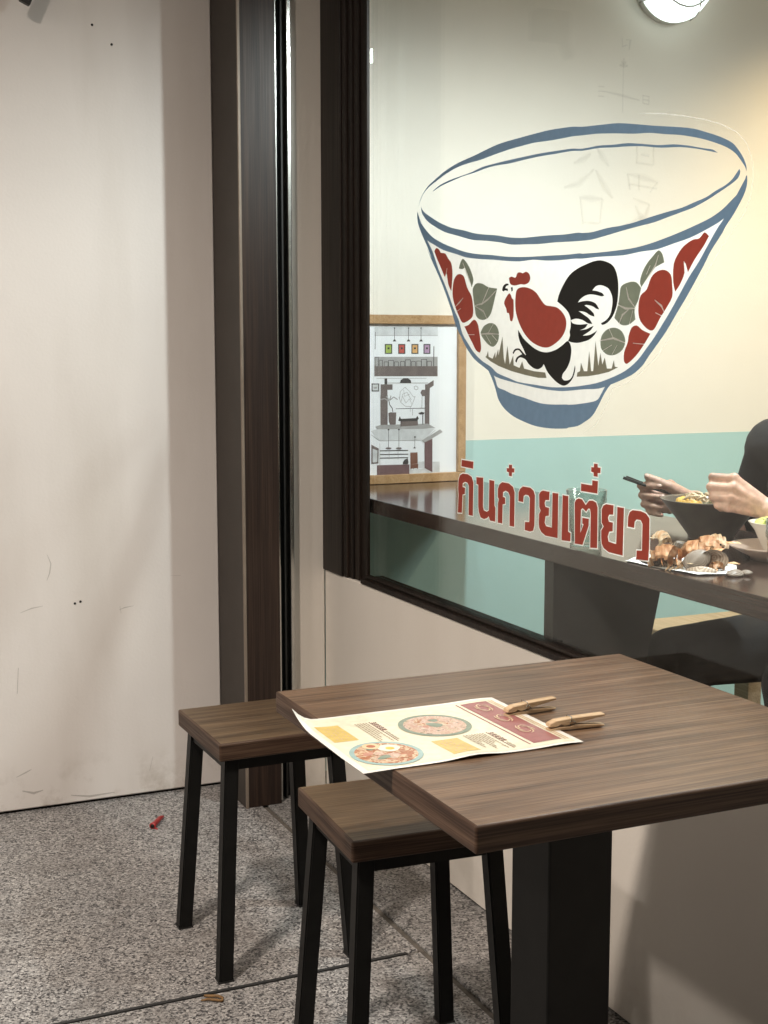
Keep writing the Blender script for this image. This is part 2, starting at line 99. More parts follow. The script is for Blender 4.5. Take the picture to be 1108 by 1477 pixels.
# hand joints, metres
RIGHT_HAND = {
    'wrist': (1.8828, 2.4583, 0.9045),
    'mcp': [(1.8399, 2.4942, 0.9421), (1.8342, 2.4985, 0.9231), (1.8322, 2.495, 0.9046), (1.8328, 2.4847, 0.8884)],
    'pip': [(1.7737, 2.5147, 0.9414), (1.7741, 2.5091, 0.92), (1.777, 2.5044, 0.9), (1.786, 2.498, 0.883)],
    'dip': [(1.7837, 2.4866, 0.942), (1.7834, 2.4827, 0.9191), (1.7848, 2.4811, 0.8974), (1.7912, 2.479, 0.8802)],
    'tip': [(1.7966, 2.476, 0.9409), (1.8005, 2.4701, 0.918), (1.7993, 2.4727, 0.8945), (1.8032, 2.4747, 0.8769)],
    'thumb': [(1.8468, 2.4566, 0.9235), (1.8184, 2.4674, 0.9408), (1.7933, 2.4849, 0.9542), (1.7799, 2.4978, 0.9614)],
    'chop': [(1.7338, 2.525, 0.9593), (1.8651, 2.4326, 0.9049)],
    'chop2': [(1.7434, 2.5282, 0.9602), (1.8665, 2.4444, 0.9067)],
}
LEFT_HAND = {
    'wrist': (1.7472, 2.0471, 0.935),
    'mcp': [(1.6945, 2.0941, 0.9973), (1.686, 2.0846, 0.9797), (1.6809, 2.0836, 0.9612), (1.6794, 2.0913, 0.943)],
    'pip': [(1.6666, 2.1242, 0.9985), (1.6579, 2.1186, 0.9804), (1.659, 2.1127, 0.962), (1.6679, 2.1084, 0.9444)],
    'dip': [(1.6802, 2.1362, 0.9751), (1.6771, 2.1314, 0.9593), (1.6782, 2.1236, 0.9464), (1.6826, 2.116, 0.936)],
    'tip': [(1.6996, 2.1307, 0.972), (1.6977, 2.1276, 0.9573), (1.6967, 2.1215, 0.9443), (1.6978, 2.1139, 0.9342)],
    'thumb': [(1.7357, 2.089, 0.9581), (1.7181, 2.1159, 0.9726), (1.7023, 2.1343, 0.977), (1.6928, 2.1433, 0.9684)],
}
# drawing on the framed sheet: colour, outline (x, z) metres
DRAWING = [
    ('pale', [(1.5932, 1.3085), (1.7966, 1.3097), (1.7967, 1.2827), (1.5932, 1.282)]),
    ('grey', [(1.5932, 1.2818), (1.7967, 1.2825), (1.7967, 1.284), (1.5932, 1.2832)]),
    ('ink', [(1.5951, 1.2929), (1.5942, 1.2435), (1.5958, 1.2435), (1.5967, 1.2929)]),
    ('ink', [(1.6558, 1.304), (1.6558, 1.2689), (1.6574, 1.2689), (1.6574, 1.3041)]),
    ('ink', [(1.6507, 1.2658), (1.6545, 1.2713), (1.6588, 1.2714), (1.6625, 1.2658)]),
    ('ink', [(1.6544, 1.306), (1.6587, 1.306), (1.6587, 1.3026), (1.6544, 1.3026)]),
    ('ink', [(1.7006, 1.3043), (1.7007, 1.269), (1.7023, 1.269), (1.7023, 1.3043)]),
    ('ink', [(1.6956, 1.2658), (1.6993, 1.2714), (1.7037, 1.2715), (1.7075, 1.2659)]),
    ('ink', [(1.6993, 1.3062), (1.7036, 1.3063), (1.7036, 1.3029), (1.6993, 1.3028)]),
    ('ink', [(1.741, 1.3045), (1.7411, 1.2691), (1.7428, 1.2691), (1.7426, 1.3045)]),
    ('ink', [(1.7359, 1.2659), (1.7397, 1.2715), (1.7441, 1.2715), (1.748, 1.2659)]),
    ('ink', [(1.7396, 1.3065), (1.744, 1.3065), (1.744, 1.3031), (1.7396, 1.3031)]),
    ('ink', [(1.6257, 1.2585), (1.6494, 1.2585), (1.6494, 1.2301), (1.6257, 1.2302)]),
    ('green', [(1.629, 1.2556), (1.6461, 1.2556), (1.6461, 1.233), (1.629, 1.2331)]),
    ('ink', [(1.6343, 1.2488), (1.6408, 1.2488), (1.6408, 1.2435), (1.6343, 1.2435)]),
    ('ink', [(1.6682, 1.2585), (1.6912, 1.2585), (1.6913, 1.23), (1.6683, 1.2301)]),
    ('red', [(1.6715, 1.2556), (1.688, 1.2556), (1.688, 1.2329), (1.6715, 1.233)]),
    ('ink', [(1.6765, 1.2488), (1.683, 1.2488), (1.683, 1.2434), (1.6765, 1.2434)]),
    ('ink', [(1.7108, 1.2585), (1.7335, 1.2586), (1.7336, 1.2299), (1.7109, 1.23)]),
    ('orange', [(1.7141, 1.2556), (1.7302, 1.2556), (1.7303, 1.2329), (1.7142, 1.2329)]),
    ('ink', [(1.7189, 1.2488), (1.7254, 1.2488), (1.7255, 1.2434), (1.7189, 1.2434)]),
    ('ink', [(1.7499, 1.2586), (1.7725, 1.2586), (1.7726, 1.2298), (1.75, 1.2299)]),
    ('violet', [(1.7532, 1.2556), (1.7692, 1.2557), (1.7693, 1.2328), (1.7533, 1.2328)]),
    ('ink', [(1.7579, 1.2488), (1.7646, 1.2488), (1.7646, 1.2434), (1.758, 1.2434)]),
    ('grey', [(1.5926, 1.2218), (1.7962, 1.2212), (1.7964, 1.194), (1.5926, 1.1952)]),
    ('brown', [(1.5926, 1.1952), (1.7964, 1.194), (1.7965, 1.1643), (1.5926, 1.1661)]),
    ('ink', [(1.5958, 1.1952), (1.5958, 1.2206), (1.5942, 1.2206), (1.5942, 1.1952)]),
    ('ink', [(1.595, 1.2198), (1.6057, 1.2198), (1.6057, 1.2212), (1.595, 1.2213)]),
    ('ink', [(1.6049, 1.2205), (1.6049, 1.1951), (1.6065, 1.1951), (1.6065, 1.2205)]),
    ('ink', [(1.6086, 1.1951), (1.6086, 1.212), (1.607, 1.212), (1.607, 1.1951)]),
    ('ink', [(1.6078, 1.2113), (1.6185, 1.2113), (1.6185, 1.2127), (1.6078, 1.2128)]),
    ('ink', [(1.6177, 1.212), (1.6177, 1.195), (1.6193, 1.195), (1.6193, 1.212)]),
    ('ink', [(1.6247, 1.195), (1.6247, 1.2071), (1.6231, 1.2071), (1.6231, 1.195)]),
    ('ink', [(1.6239, 1.2064), (1.6359, 1.2063), (1.6359, 1.2078), (1.6239, 1.2079)]),
    ('ink', [(1.6351, 1.2071), (1.6351, 1.1949), (1.6368, 1.1949), (1.6367, 1.2071)]),
    ('ink', [(1.6381, 1.1949), (1.6381, 1.2114), (1.6365, 1.2114), (1.6365, 1.1949)]),
    ('ink', [(1.6373, 1.2107), (1.654, 1.2106), (1.654, 1.2121), (1.6373, 1.2122)]),
    ('ink', [(1.6532, 1.2114), (1.6532, 1.1948), (1.6548, 1.1948), (1.6548, 1.2114)]),
    ('ink', [(1.657, 1.1948), (1.6569, 1.207), (1.6553, 1.207), (1.6553, 1.1948)]),
    ('ink', [(1.6561, 1.2063), (1.6691, 1.2062), (1.6691, 1.2077), (1.6561, 1.2077)]),
    ('ink', [(1.6683, 1.2069), (1.6683, 1.1947), (1.6699, 1.1947), (1.6699, 1.2069)]),
    ('ink', [(1.6764, 1.1947), (1.6764, 1.2081), (1.6748, 1.2081), (1.6748, 1.1947)]),
    ('ink', [(1.6756, 1.2074), (1.6892, 1.2073), (1.6892, 1.2088), (1.6756, 1.2088)]),
    ('ink', [(1.6883, 1.2081), (1.6884, 1.1946), (1.69, 1.1946), (1.69, 1.2081)]),
    ('ink', [(1.6922, 1.1946), (1.6921, 1.2129), (1.6905, 1.2129), (1.6905, 1.1946)]),
    ('ink', [(1.6913, 1.2122), (1.7077, 1.2121), (1.7077, 1.2136), (1.6913, 1.2137)]),
    ('ink', [(1.7068, 1.2129), (1.7069, 1.1945), (1.7085, 1.1945), (1.7085, 1.2129)]),
    ('ink', [(1.7118, 1.1945), (1.7118, 1.208), (1.7101, 1.208), (1.7102, 1.1945)]),
    ('ink', [(1.7109, 1.2072), (1.7241, 1.2072), (1.7241, 1.2086), (1.7109, 1.2087)]),
    ('ink', [(1.7232, 1.2079), (1.7233, 1.1944), (1.7249, 1.1944), (1.7249, 1.2079)]),
    ('ink', [(1.729, 1.1944), (1.729, 1.2091), (1.7273, 1.2091), (1.7274, 1.1944)]),
    ('ink', [(1.7282, 1.2084), (1.7424, 1.2083), (1.7424, 1.2098), (1.7282, 1.2098)]),
    ('ink', [(1.7416, 1.2091), (1.7417, 1.1943), (1.7433, 1.1943), (1.7433, 1.209)]),
    ('ink', [(1.7441, 1.1943), (1.7441, 1.214), (1.7424, 1.214), (1.7425, 1.1943)]),
    ('ink', [(1.7432, 1.2132), (1.7603, 1.2132), (1.7603, 1.2146), (1.7432, 1.2147)]),
    ('ink', [(1.7595, 1.2139), (1.7596, 1.1942), (1.7612, 1.1942), (1.7611, 1.2139)]),
    ('ink', [(1.7629, 1.1942), (1.7628, 1.2085), (1.7611, 1.2085), (1.7612, 1.1942)]),
    ('ink', [(1.762, 1.2077), (1.7758, 1.2077), (1.7758, 1.2092), (1.762, 1.2092)]),
    ('ink', [(1.775, 1.2084), (1.775, 1.1941), (1.7767, 1.1941), (1.7766, 1.2084)]),
    ('ink', [(1.7826, 1.252), (1.7821, 1.1941), (1.7846, 1.1941), (1.7851, 1.252)]),
    ('brown', [(1.6126, 1.1428), (1.6503, 1.1424), (1.6503, 1.1265), (1.6126, 1.127)]),
    ('ink', [(1.6247, 1.1605), (1.6333, 1.1604), (1.6333, 1.1426), (1.6247, 1.1427)]),
    ('grey', [(1.5998, 1.1594), (1.76, 1.1579), (1.76, 1.1591), (1.5998, 1.1606)]),
    ('grey', [(1.6333, 1.1453), (1.7656, 1.1438), (1.7656, 1.1458), (1.6333, 1.1472)]),
    ('ink', [(1.6738, 1.1458), (1.6765, 1.1544), (1.686, 1.1599), (1.6996, 1.1598), (1.7084, 1.154), (1.7111, 1.1454)]),
    ('ink', [(1.5838, 1.1456), (1.6078, 1.1453), (1.6078, 1.1222), (1.5837, 1.1225)]),
    ('pale', [(1.587, 1.1427), (1.6046, 1.1425), (1.6046, 1.1252), (1.5869, 1.1254)]),
    ('grey', [(1.5896, 1.1358), (1.6019, 1.1357), (1.5992, 1.1301), (1.5923, 1.1302)]),
    ('brown', [(1.7623, 1.1412), (1.7835, 1.1533), (1.7836, 1.1372), (1.7712, 1.1299), (1.77, 1.0878), (1.7556, 1.0881), (1.7554, 1.1412)]),
    ('brown', [(1.6126, 1.127), (1.6341, 1.1268), (1.6341, 1.0911), (1.6126, 1.0914)]),
    ('brown', [(1.7403, 1.1167), (1.7449, 1.1253), (1.7554, 1.1252), (1.7555, 1.1066), (1.7464, 1.1068)]),
    ('brown', [(1.6119, 1.1115), (1.6348, 1.1112), (1.6348, 1.0197), (1.6119, 1.0203)]),
    ('brown', [(1.7545, 1.1094), (1.7697, 1.1092), (1.7701, 1.0229), (1.7548, 1.0233)]),
    ('brown', [(1.637, 1.0591), (1.6432, 1.0615), (1.6623, 1.0606), (1.6609, 1.0267), (1.6539, 1.0198), (1.6432, 1.0221), (1.6385, 1.0349)]),
    ('grey', [(1.5952, 1.0207), (1.6119, 1.0253), (1.7649, 1.0256), (1.7894, 1.0129), (1.7505, 1.0105), (1.6008, 1.0124)]),
    ('brown', [(1.6764, 1.0366), (1.7318, 1.0367), (1.7333, 1.0212), (1.6751, 1.0192)]),
    ('ink', [(1.6685, 1.0368), (1.6736, 1.0494), (1.6778, 1.0417), (1.7261, 1.0427), (1.7304, 1.0495), (1.7355, 1.0417), (1.729, 1.0341), (1.6764, 1.034)]),
    ('ink', [(1.7332, 1.0572), (1.7446, 1.0608), (1.7547, 1.058), (1.7504, 1.053), (1.7389, 1.0527)]),
    ('ink', [(1.7469, 1.0525), (1.7471, 1.0234), (1.7499, 1.0234), (1.7498, 1.0525)]),
    ('ink', [(1.7453, 1.1096), (1.7446, 1.0711), (1.7457, 1.071), (1.7464, 1.1095)]),
    ('ink', [(1.6609, 1.0706), (1.7575, 1.0706), (1.7575, 1.0721), (1.6609, 1.0721)]),
    ('ink', [(1.6523, 1.0628), (1.6509, 1.073), (1.6484, 1.0727), (1.6498, 1.0625)]),
    ('ink', [(1.6507, 1.0735), (1.6422, 1.0838), (1.6402, 1.0825), (1.6486, 1.0722)]),
    ('ink', [(1.6425, 1.0833), (1.6405, 1.0935), (1.638, 1.0932), (1.64, 1.083)]),
    ('grey', [(1.6407, 1.0946), (1.6267, 1.1025), (1.625, 1.0999), (1.639, 1.092)]),
    ('grey', [(1.6255, 1.1027), (1.6116, 1.1003), (1.6123, 1.0974), (1.6262, 1.0997)]),
    ('grey', [(1.6423, 1.0947), (1.655, 1.1047), (1.6527, 1.107), (1.6401, 1.097)]),
    ('grey', [(1.6529, 1.1046), (1.6655, 1.0967), (1.6674, 1.0992), (1.6548, 1.1071)]),
    ('grey', [(1.6428, 1.0967), (1.647, 1.1093), (1.6438, 1.1102), (1.6396, 1.0976)]),
    ('grey', [(1.6412, 1.0967), (1.6314, 1.1096), (1.6287, 1.1079), (1.6385, 1.095)]),
    ('grey', [(1.6732, 1.0992), (1.6759, 1.1212), (1.6745, 1.1214), (1.6718, 1.0994)]),
    ('grey', [(1.6757, 1.1209), (1.6906, 1.1329), (1.6897, 1.1338), (1.6747, 1.1218)]),
    ('grey', [(1.6897, 1.1329), (1.7047, 1.1205), (1.7056, 1.1214), (1.6906, 1.1338)]),
    ('grey', [(1.7046, 1.1206), (1.7156, 1.1057), (1.7167, 1.1063), (1.7057, 1.1212)]),
    ('grey', [(1.716, 1.1054), (1.7243, 1.104), (1.7245, 1.1052), (1.7163, 1.1066)]),
    ('grey', [(1.6786, 1.0917), (1.684, 1.1137), (1.6827, 1.114), (1.6773, 1.092)]),
    ('grey', [(1.6836, 1.1133), (1.6972, 1.118), (1.6967, 1.1191), (1.6831, 1.1144)]),
    ('grey', [(1.6964, 1.1183), (1.7101, 1.0959), (1.7113, 1.0965), (1.6976, 1.1189)]),
    ('grey', [(1.6855, 1.126), (1.6883, 1.1063), (1.6894, 1.1064), (1.6866, 1.1261)]),
    ('grey', [(1.6891, 1.106), (1.7054, 1.1131), (1.7049, 1.114), (1.6886, 1.1068)]),
    ('grey', [(1.67, 1.1054), (1.6757, 1.09), (1.677, 1.0904), (1.6714, 1.1057)]),
    ('grey', [(1.6759, 1.0897), (1.69, 1.078), (1.691, 1.0789), (1.6768, 1.0907)]),
    ('grey', [(1.6904, 1.0778), (1.7103, 1.0762), (1.7104, 1.0775), (1.6905, 1.0791)]),
    ('grey', [(1.711, 1.0766), (1.7195, 1.0943), (1.7182, 1.0949), (1.7097, 1.0771)]),
    ('grey', [(1.7195, 1.0944), (1.7237, 1.1071), (1.7224, 1.1075), (1.7181, 1.0948)]),
    ('grey', [(1.6815, 1.1077), (1.6928, 1.0871), (1.6938, 1.0876), (1.6825, 1.1082)]),
    ('grey', [(1.6938, 1.087), (1.7051, 1.0996), (1.7042, 1.1003), (1.6929, 1.0877)]),
    ('grey', [(1.7041, 1.0997), (1.7127, 1.0817), (1.7137, 1.0821), (1.7051, 1.1001)]),
    ('grey', [(1.7139, 1.0716), (1.714, 1.0512), (1.7154, 1.0511), (1.7153, 1.0716)]),
    ('grey', [(1.7069, 1.0769), (1.707, 1.0615), (1.7081, 1.0615), (1.7081, 1.0769)]),
    ('grey', [(1.7204, 1.1348), (1.7259, 1.1359), (1.7255, 1.1374), (1.72, 1.1362)]),
    ('grey', [(1.7252, 1.136), (1.7321, 1.1322), (1.733, 1.1335), (1.7261, 1.1373)]),
    ('grey', [(1.7317, 1.1329), (1.7312, 1.1275), (1.7328, 1.1274), (1.7334, 1.1328)]),
    ('grey', [(1.7317, 1.1282), (1.7254, 1.1263), (1.726, 1.1249), (1.7323, 1.1268)]),
    ('grey', [(1.7262, 1.1262), (1.7207, 1.1299), (1.7197, 1.1287), (1.7252, 1.125)]),
    ('grey', [(1.721, 1.1293), (1.721, 1.1355), (1.7194, 1.1355), (1.7194, 1.1293)]),
    ('pale', [(1.5813, 1.0083), (1.598, 1.013), (1.7505, 1.0105), (1.788, 1.0113), (1.7507, 0.9769), (1.6091, 0.9791)]),
    ('grey', [(1.5809, 0.9977), (1.6087, 0.9786), (1.6095, 0.9796), (1.5817, 0.9987)]),
    ('grey', [(1.6091, 0.9785), (1.7507, 0.9768), (1.7507, 0.9781), (1.6091, 0.9798)]),
    ('grey', [(1.7511, 0.9769), (1.7899, 1.0051), (1.789, 1.0061), (1.7502, 0.9779)]),
    ('grey', [(1.7444, 0.9758), (1.8054, 1.0078), (1.8142, 0.9998), (1.7536, 0.9683)]),
    ('ink', [(1.6369, 1.0107), (1.637, 0.9584), (1.6384, 0.9583), (1.6383, 1.0107)]),
    ('ink', [(1.6348, 1.0133), (1.6404, 1.0132), (1.6404, 1.0094), (1.6348, 1.0095)]),
    ('brown', [(1.627, 0.9566), (1.632, 0.9596), (1.6433, 0.9592), (1.6478, 0.9565), (1.6419, 0.9531), (1.6334, 0.9534)]),
    ('ink', [(1.6701, 1.0099), (1.6702, 0.9574), (1.6716, 0.9573), (1.6715, 1.0099)]),
    ('ink', [(1.668, 1.0125), (1.6737, 1.0124), (1.6737, 1.0085), (1.668, 1.0087)]),
    ('brown', [(1.6602, 0.9556), (1.6653, 0.9585), (1.6766, 0.9582), (1.6811, 0.9555), (1.6752, 0.9521), (1.6667, 0.9523)]),
    ('ink', [(1.7223, 0.9872), (1.7215, 0.9584), (1.7227, 0.9583), (1.7234, 0.9872)]),
    ('ink', [(1.717, 0.9541), (1.7221, 0.9596), (1.7264, 0.9538)]),
    ('ink', [(1.72, 0.9893), (1.7257, 0.9892), (1.7257, 0.9853), (1.72, 0.9855)]),
    ('brown', [(1.5827, 0.9689), (1.6063, 0.9573), (1.6049, 0.9134), (1.5826, 0.9129)]),
    ('pale', [(1.5868, 0.9574), (1.6021, 0.9513), (1.6013, 0.9174), (1.5868, 0.9171)]),
    ('ink', [(1.6091, 0.9489), (1.7007, 0.9473), (1.7007, 0.9501), (1.6091, 0.9517)]),
    ('ink', [(1.6091, 0.9379), (1.7008, 0.9362), (1.7007, 0.939), (1.6091, 0.9407)]),
    ('ink', [(1.6091, 0.9277), (1.7008, 0.9259), (1.7007, 0.9287), (1.6091, 0.9305)]),
    ('grey', [(1.6091, 0.972), (1.6091, 0.9081), (1.6102, 0.9081), (1.6102, 0.9719)]),
    ('grey', [(1.6388, 0.9481), (1.6388, 0.9238), (1.6399, 0.9237), (1.6399, 0.9481)]),
    ('grey', [(1.6675, 0.9472), (1.6676, 0.9228), (1.6687, 0.9227), (1.6687, 0.9471)]),
    ('wine', [(1.6007, 0.9084), (1.7051, 0.9073), (1.7052, 0.8711), (1.6001, 0.8706)]),
    ('ink', [(1.6837, 0.9145), (1.6894, 0.922), (1.6994, 0.9255), (1.7022, 0.9138), (1.6994, 0.9075), (1.6837, 0.908)]),
    ('chair', [(1.7079, 0.942), (1.7313, 0.9421), (1.7323, 0.9089), (1.708, 0.9072)]),
    ('chair', [(1.708, 0.9072), (1.7337, 0.9083), (1.7337, 0.8959), (1.708, 0.8942)]),
    ('chair', [(1.7088, 0.8955), (1.7089, 0.8839), (1.7112, 0.8838), (1.7111, 0.8954)]),
    ('chair', [(1.7312, 0.8973), (1.7312, 0.8843), (1.7335, 0.8842), (1.7335, 0.8972)]),
    ('chair', [(1.7177, 0.8952), (1.7177, 0.8861), (1.7194, 0.886), (1.7194, 0.8951)]),
    ('wine', [(1.7542, 0.9703), (1.7801, 0.9812), (1.7805, 0.8811), (1.7545, 0.8951)]),
    ('pale', [(1.7337, 0.914), (1.7544, 0.9146), (1.7545, 0.8951), (1.7352, 0.8958)]),
    ('pale', [(1.7804, 0.9124), (1.8045, 0.9121), (1.8047, 0.8815), (1.7805, 0.8824)]),
    ('pale', [(1.7051, 0.8918), (1.7545, 0.8938), (1.7805, 0.8798), (1.8047, 0.8802), (1.8033, 0.8659), (1.7081, 0.8671)]),
]
# ---------------------------------------------------------------- helpers
def link(o, parent=None):
    COL.objects.link(o)
    if parent is not None:
        o.parent = parent
    return o

def tag(o, label=None, cat=None, group=None, kind=None):
    if label: o['label'] = label
    if cat: o['category'] = cat
    if group: o['group'] = group
    if kind: o['kind'] = kind
    return o

def thing(name, label, cat, loc=(0, 0, 0), rz=0.0, group=None):
    o = bpy.data.objects.new(name, None)
    o.empty_display_size = 0.05
    o.location = loc
    o.rotation_euler = (0, 0, rz)
    link(o)
    return tag(o, label, cat, group)

def finish(name, bm, mat, parent=None, smooth=False, recalc=True):
    if recalc:
        bmesh.ops.recalc_face_normals(bm, faces=bm.faces)
    me = bpy.data.meshes.new(name)
    bm.to_mesh(me); bm.free()
    if smooth:
        for p in me.polygons: p.use_smooth = True
    if mat is not None:
        me.materials.append(mat)
    o = bpy.data.objects.new(name, me)
    return link(o, parent)

def add_box(bm, x0, x1, y0, y1, z0, z1, bevel=0.0, seg=2):
    vs = [bm.verts.new(p) for p in ((x0,y0,z0),(x1,y0,z0),(x1,y1,z0),(x0,y1,z0),(x0,y0,z1),(x1,y0,z1),(x1,y1,z1),(x0,y1,z1))]
    fs = [bm.faces.new([vs[i] for i in f]) for f in ((3,2,1,0),(4,5,6,7),(0,1,5,4),(1,2,6,5),(2,3,7,6),(3,0,4,7))]
    if bevel > 0:
        es = list({e for f in fs for e in f.edges})
        bmesh.ops.bevel(bm, geom=es, offset=bevel, segments=seg, affect='EDGES', profile=0.5, clamp_overlap=True)

def box(name, x0, x1, y0, y1, z0, z1, mat, parent=None, bevel=0.0, seg=2):
    bm = bmesh.new()
    add_box(bm, min(x0,x1), max(x0,x1), min(y0,y1), max(y0,y1), min(z0,z1), max(z0,z1), bevel, seg)
    return finish(name, bm, mat, parent)

def add_prism(bm, a, b, wa, wb):
    """square bar from point a to b, half widths wa, wb, faces square to the world axes"""
    a = Vector(a); b = Vector(b)
    q = ((-1,-1),(1,-1),(1,1),(-1,1))
    va = [bm.verts.new(a + Vector((i*wa, j*wa, 0))) for i, j in q]
    vb = [bm.verts.new(b + Vector((i*wb, j*wb, 0))) for i, j in q]
    bm.faces.new(va[::-1]); bm.faces.new(vb)
    for i in range(4):
        bm.faces.new((va[i], va[(i+1)%4], vb[(i+1)%4], vb[i]))

def add_tube(bm, pts, r, n=8, cap=True):
    pts = [Vector(p) for p in pts]
    rs = r if isinstance(r, (list, tuple)) else [r]*len(pts)
    rings = []
    for i, p in enumerate(pts):
        d = (pts[min(i+1, len(pts)-1)] - pts[max(i-1, 0)]).normalized()
        u = d.orthogonal().normalized() if i == 0 else (u - d*u.dot(d)).normalized()
        v = d.cross(u)
        rings.append([bm.verts.new(p + (u*math.cos(2*math.pi*k/n) + v*math.sin(2*math.pi*k/n))*rs[i]) for k in range(n)])
    for a, b in zip(rings, rings[1:]):
        for k in range(n):
            bm.faces.new((a[k], a[(k+1)%n], b[(k+1)%n], b[k]))
    if cap:
        bm.faces.new(rings[0][::-1]); bm.faces.new(rings[-1])

def tube(name, pts, r, mat, parent=None, n=8):
    bm = bmesh.new(); add_tube(bm, pts, r, n)
    return finish(name, bm, mat, parent, True)

def add_lathe(bm, prof, n=32, c=(0, 0, 0), sx=1.0, sy=1.0):
    """closed profile list of (radius, z)"""
    rings = []
    for r, z in prof:
        if r < 1e-6:
            rings.append([bm.verts.new((c[0], c[1], c[2]+z))])
        else:
            rings.append([bm.verts.new((c[0]+sx*r*math.cos(2*math.pi*k/n), c[1]+sy*r*math.sin(2*math.pi*k/n), c[2]+z)) for k in range(n)])
    for a, b in zip(rings, rings[1:]):
        for k in range(n):
            k2 = (k+1) % n
            if len(a) == 1 and len(b) == 1: continue
            if len(a) == 1: bm.faces.new((a[0], b[k2], b[k]))
            elif len(b) == 1: bm.faces.new((a[k], a[k2], b[0]))
            else: bm.faces.new((a[k], a[k2], b[k2], b[k]))

def lathe(name, prof, mat, parent=None, n=32, c=(0,0,0), sx=1.0, sy=1.0):
    bm = bmesh.new(); add_lathe(bm, prof, n, c, sx, sy)
    return finish(name, bm, mat, parent, True)

def flat(bm, pts, f):
    """fill outline pts (2D) as faces, each point mapped to 3D by f"""
    vs = [bm.verts.new(f(*p)) for p in pts]
    for t in tessellate_polygon([[Vector((p[0], p[1], 0)) for p in pts]]):
        try: bm.faces.new([vs[i] for i in t])
        except ValueError: pass

def smooth_outline(pts, sub=3):
    out = []; n = len(pts)
    for i in range(n):
        p0, p1, p2, p3 = pts[i-1], pts[i], pts[(i+1)%n], pts[(i+2)%n]
        v1 = Vector(p1)-Vector(p0); v2 = Vector(p2)-Vector(p1)
        v3 = Vector(p3)-Vector(p2)
        sharp1 = v1.length > 0 and v2.length > 0 and v1.angle(v2) > 1.15
        sharp2 = v3.length > 0 and v2.length > 0 and v2.angle(v3) > 1.15
        a = Vector(p1); d = Vector(p2)
        t1 = (d-a)*0.5 if sharp1 else (Vector(p2)-Vector(p0))*0.5
        t2 = (d-a)*0.5 if sharp2 else (Vector(p3)-Vector(p1))*0.5
        L = (d-a).length
        if t1.length > L: t1 *= L/t1.length
        if t2.length > L: t2 *= L/t2.length
        for s in range(sub):
            t = s/sub
            q = a*(2*t**3-3*t**2+1) + t1*(t**3-2*t**2+t) + d*(-2*t**3+3*t**2) + t2*(t**3-t**2)
            out.append((q.x, q.y))
    return out

def ribbon(pts, w):
    """thin outline polygon around a polyline, tapered to its ends"""
    L, Rr = [], []
    n = len(pts)
    for i, p in enumerate(pts):
        a = Vector(pts[max(i-1,0)]); b = Vector(pts[min(i+1,n-1)])
        d = (b-a).normalized(); nn = Vector((-d.y, d.x))
        k = w*0.5*(0.35 if i in (0, n-1) else 1.0)
        L.append((p[0]+nn.x*k, p[1]+nn.y*k)); Rr.append((p[0]-nn.x*k, p[1]-nn.y*k))
    return L + Rr[::-1]

def grow(pts, d):
    area = sum(a[0]*b[1]-b[0]*a[1] for a, b in zip(pts, pts[1:]+pts[:1]))
    s = 1 if area > 0 else -1
    out = []; n = len(pts)
    for i in range(n):
        p0 = Vector(pts[i-1]); p1 = Vector(pts[i]); p2 = Vector(pts[(i+1)%n])
        e1 = (p1-p0).normalized(); e2 = (p2-p1).normalized()
        n1 = Vector((e1.y, -e1.x))*s; n2 = Vector((e2.y, -e2.x))*s
        m = n1+n2
        if m.length < 0.3: m = n1
        m.normalize()
        k = d/max(0.55, m.dot(n1))
        out.append((p1.x+m.x*k, p1.y+m.y*k))
    return out

# ---------------------------------------------------------------- materials
def nodes(name):
    m = bpy.data.materials.new(name); m.use_nodes = True
    nt = m.node_tree
    return m, nt, nt.nodes['Principled BSDF']

def N(nt, t, **kw):
    n = nt.nodes.new(t)
    for k, v in kw.items():
        if k.startswith('i_'): n.inputs[k[2:].replace('_', ' ')].default_value = v
        else: setattr(n, k, v)
    return n

def ramp(nt, stops, interp='LINEAR'):
    r = nt.nodes.new('ShaderNodeValToRGB')
    r.color_ramp.interpolation = interp
    e = r.color_ramp.elements
    while len(e) < len(stops): e.new(0.5)
    for el, (p, c) in zip(e, stops):
        el.position = p; el.color = (*c, 1) if len(c) == 3 else c
    return r

def coords(nt, scale=(1,1,1), rnd=False):
    tc = N(nt, 'ShaderNodeTexCoord'); mp = N(nt, 'ShaderNodeMapping')
    mp.inputs['Scale'].default_value = scale
    nt.links.new(tc.outputs['Object'], mp.inputs['Vector'])
    if rnd:
        oi = N(nt, 'ShaderNodeObjectInfo'); mu = N(nt, 'ShaderNodeMath', operation='MULTIPLY')
        mu.inputs[1].default_value = 17.0
        nt.links.new(oi.outputs['Random'], mu.inputs[0])
        nt.links.new(mu.outputs[0], mp.inputs['Location'])
    return mp

def bump(nt, bs, h, strength, dist):
    b = N(nt, 'ShaderNodeBump'); b.inputs['Strength'].default_value = strength; b.inputs['Distance'].default_value = dist
    nt.links.new(h, b.inputs['Height']); nt.links.new(b.outputs[0], bs.inputs['Normal'])

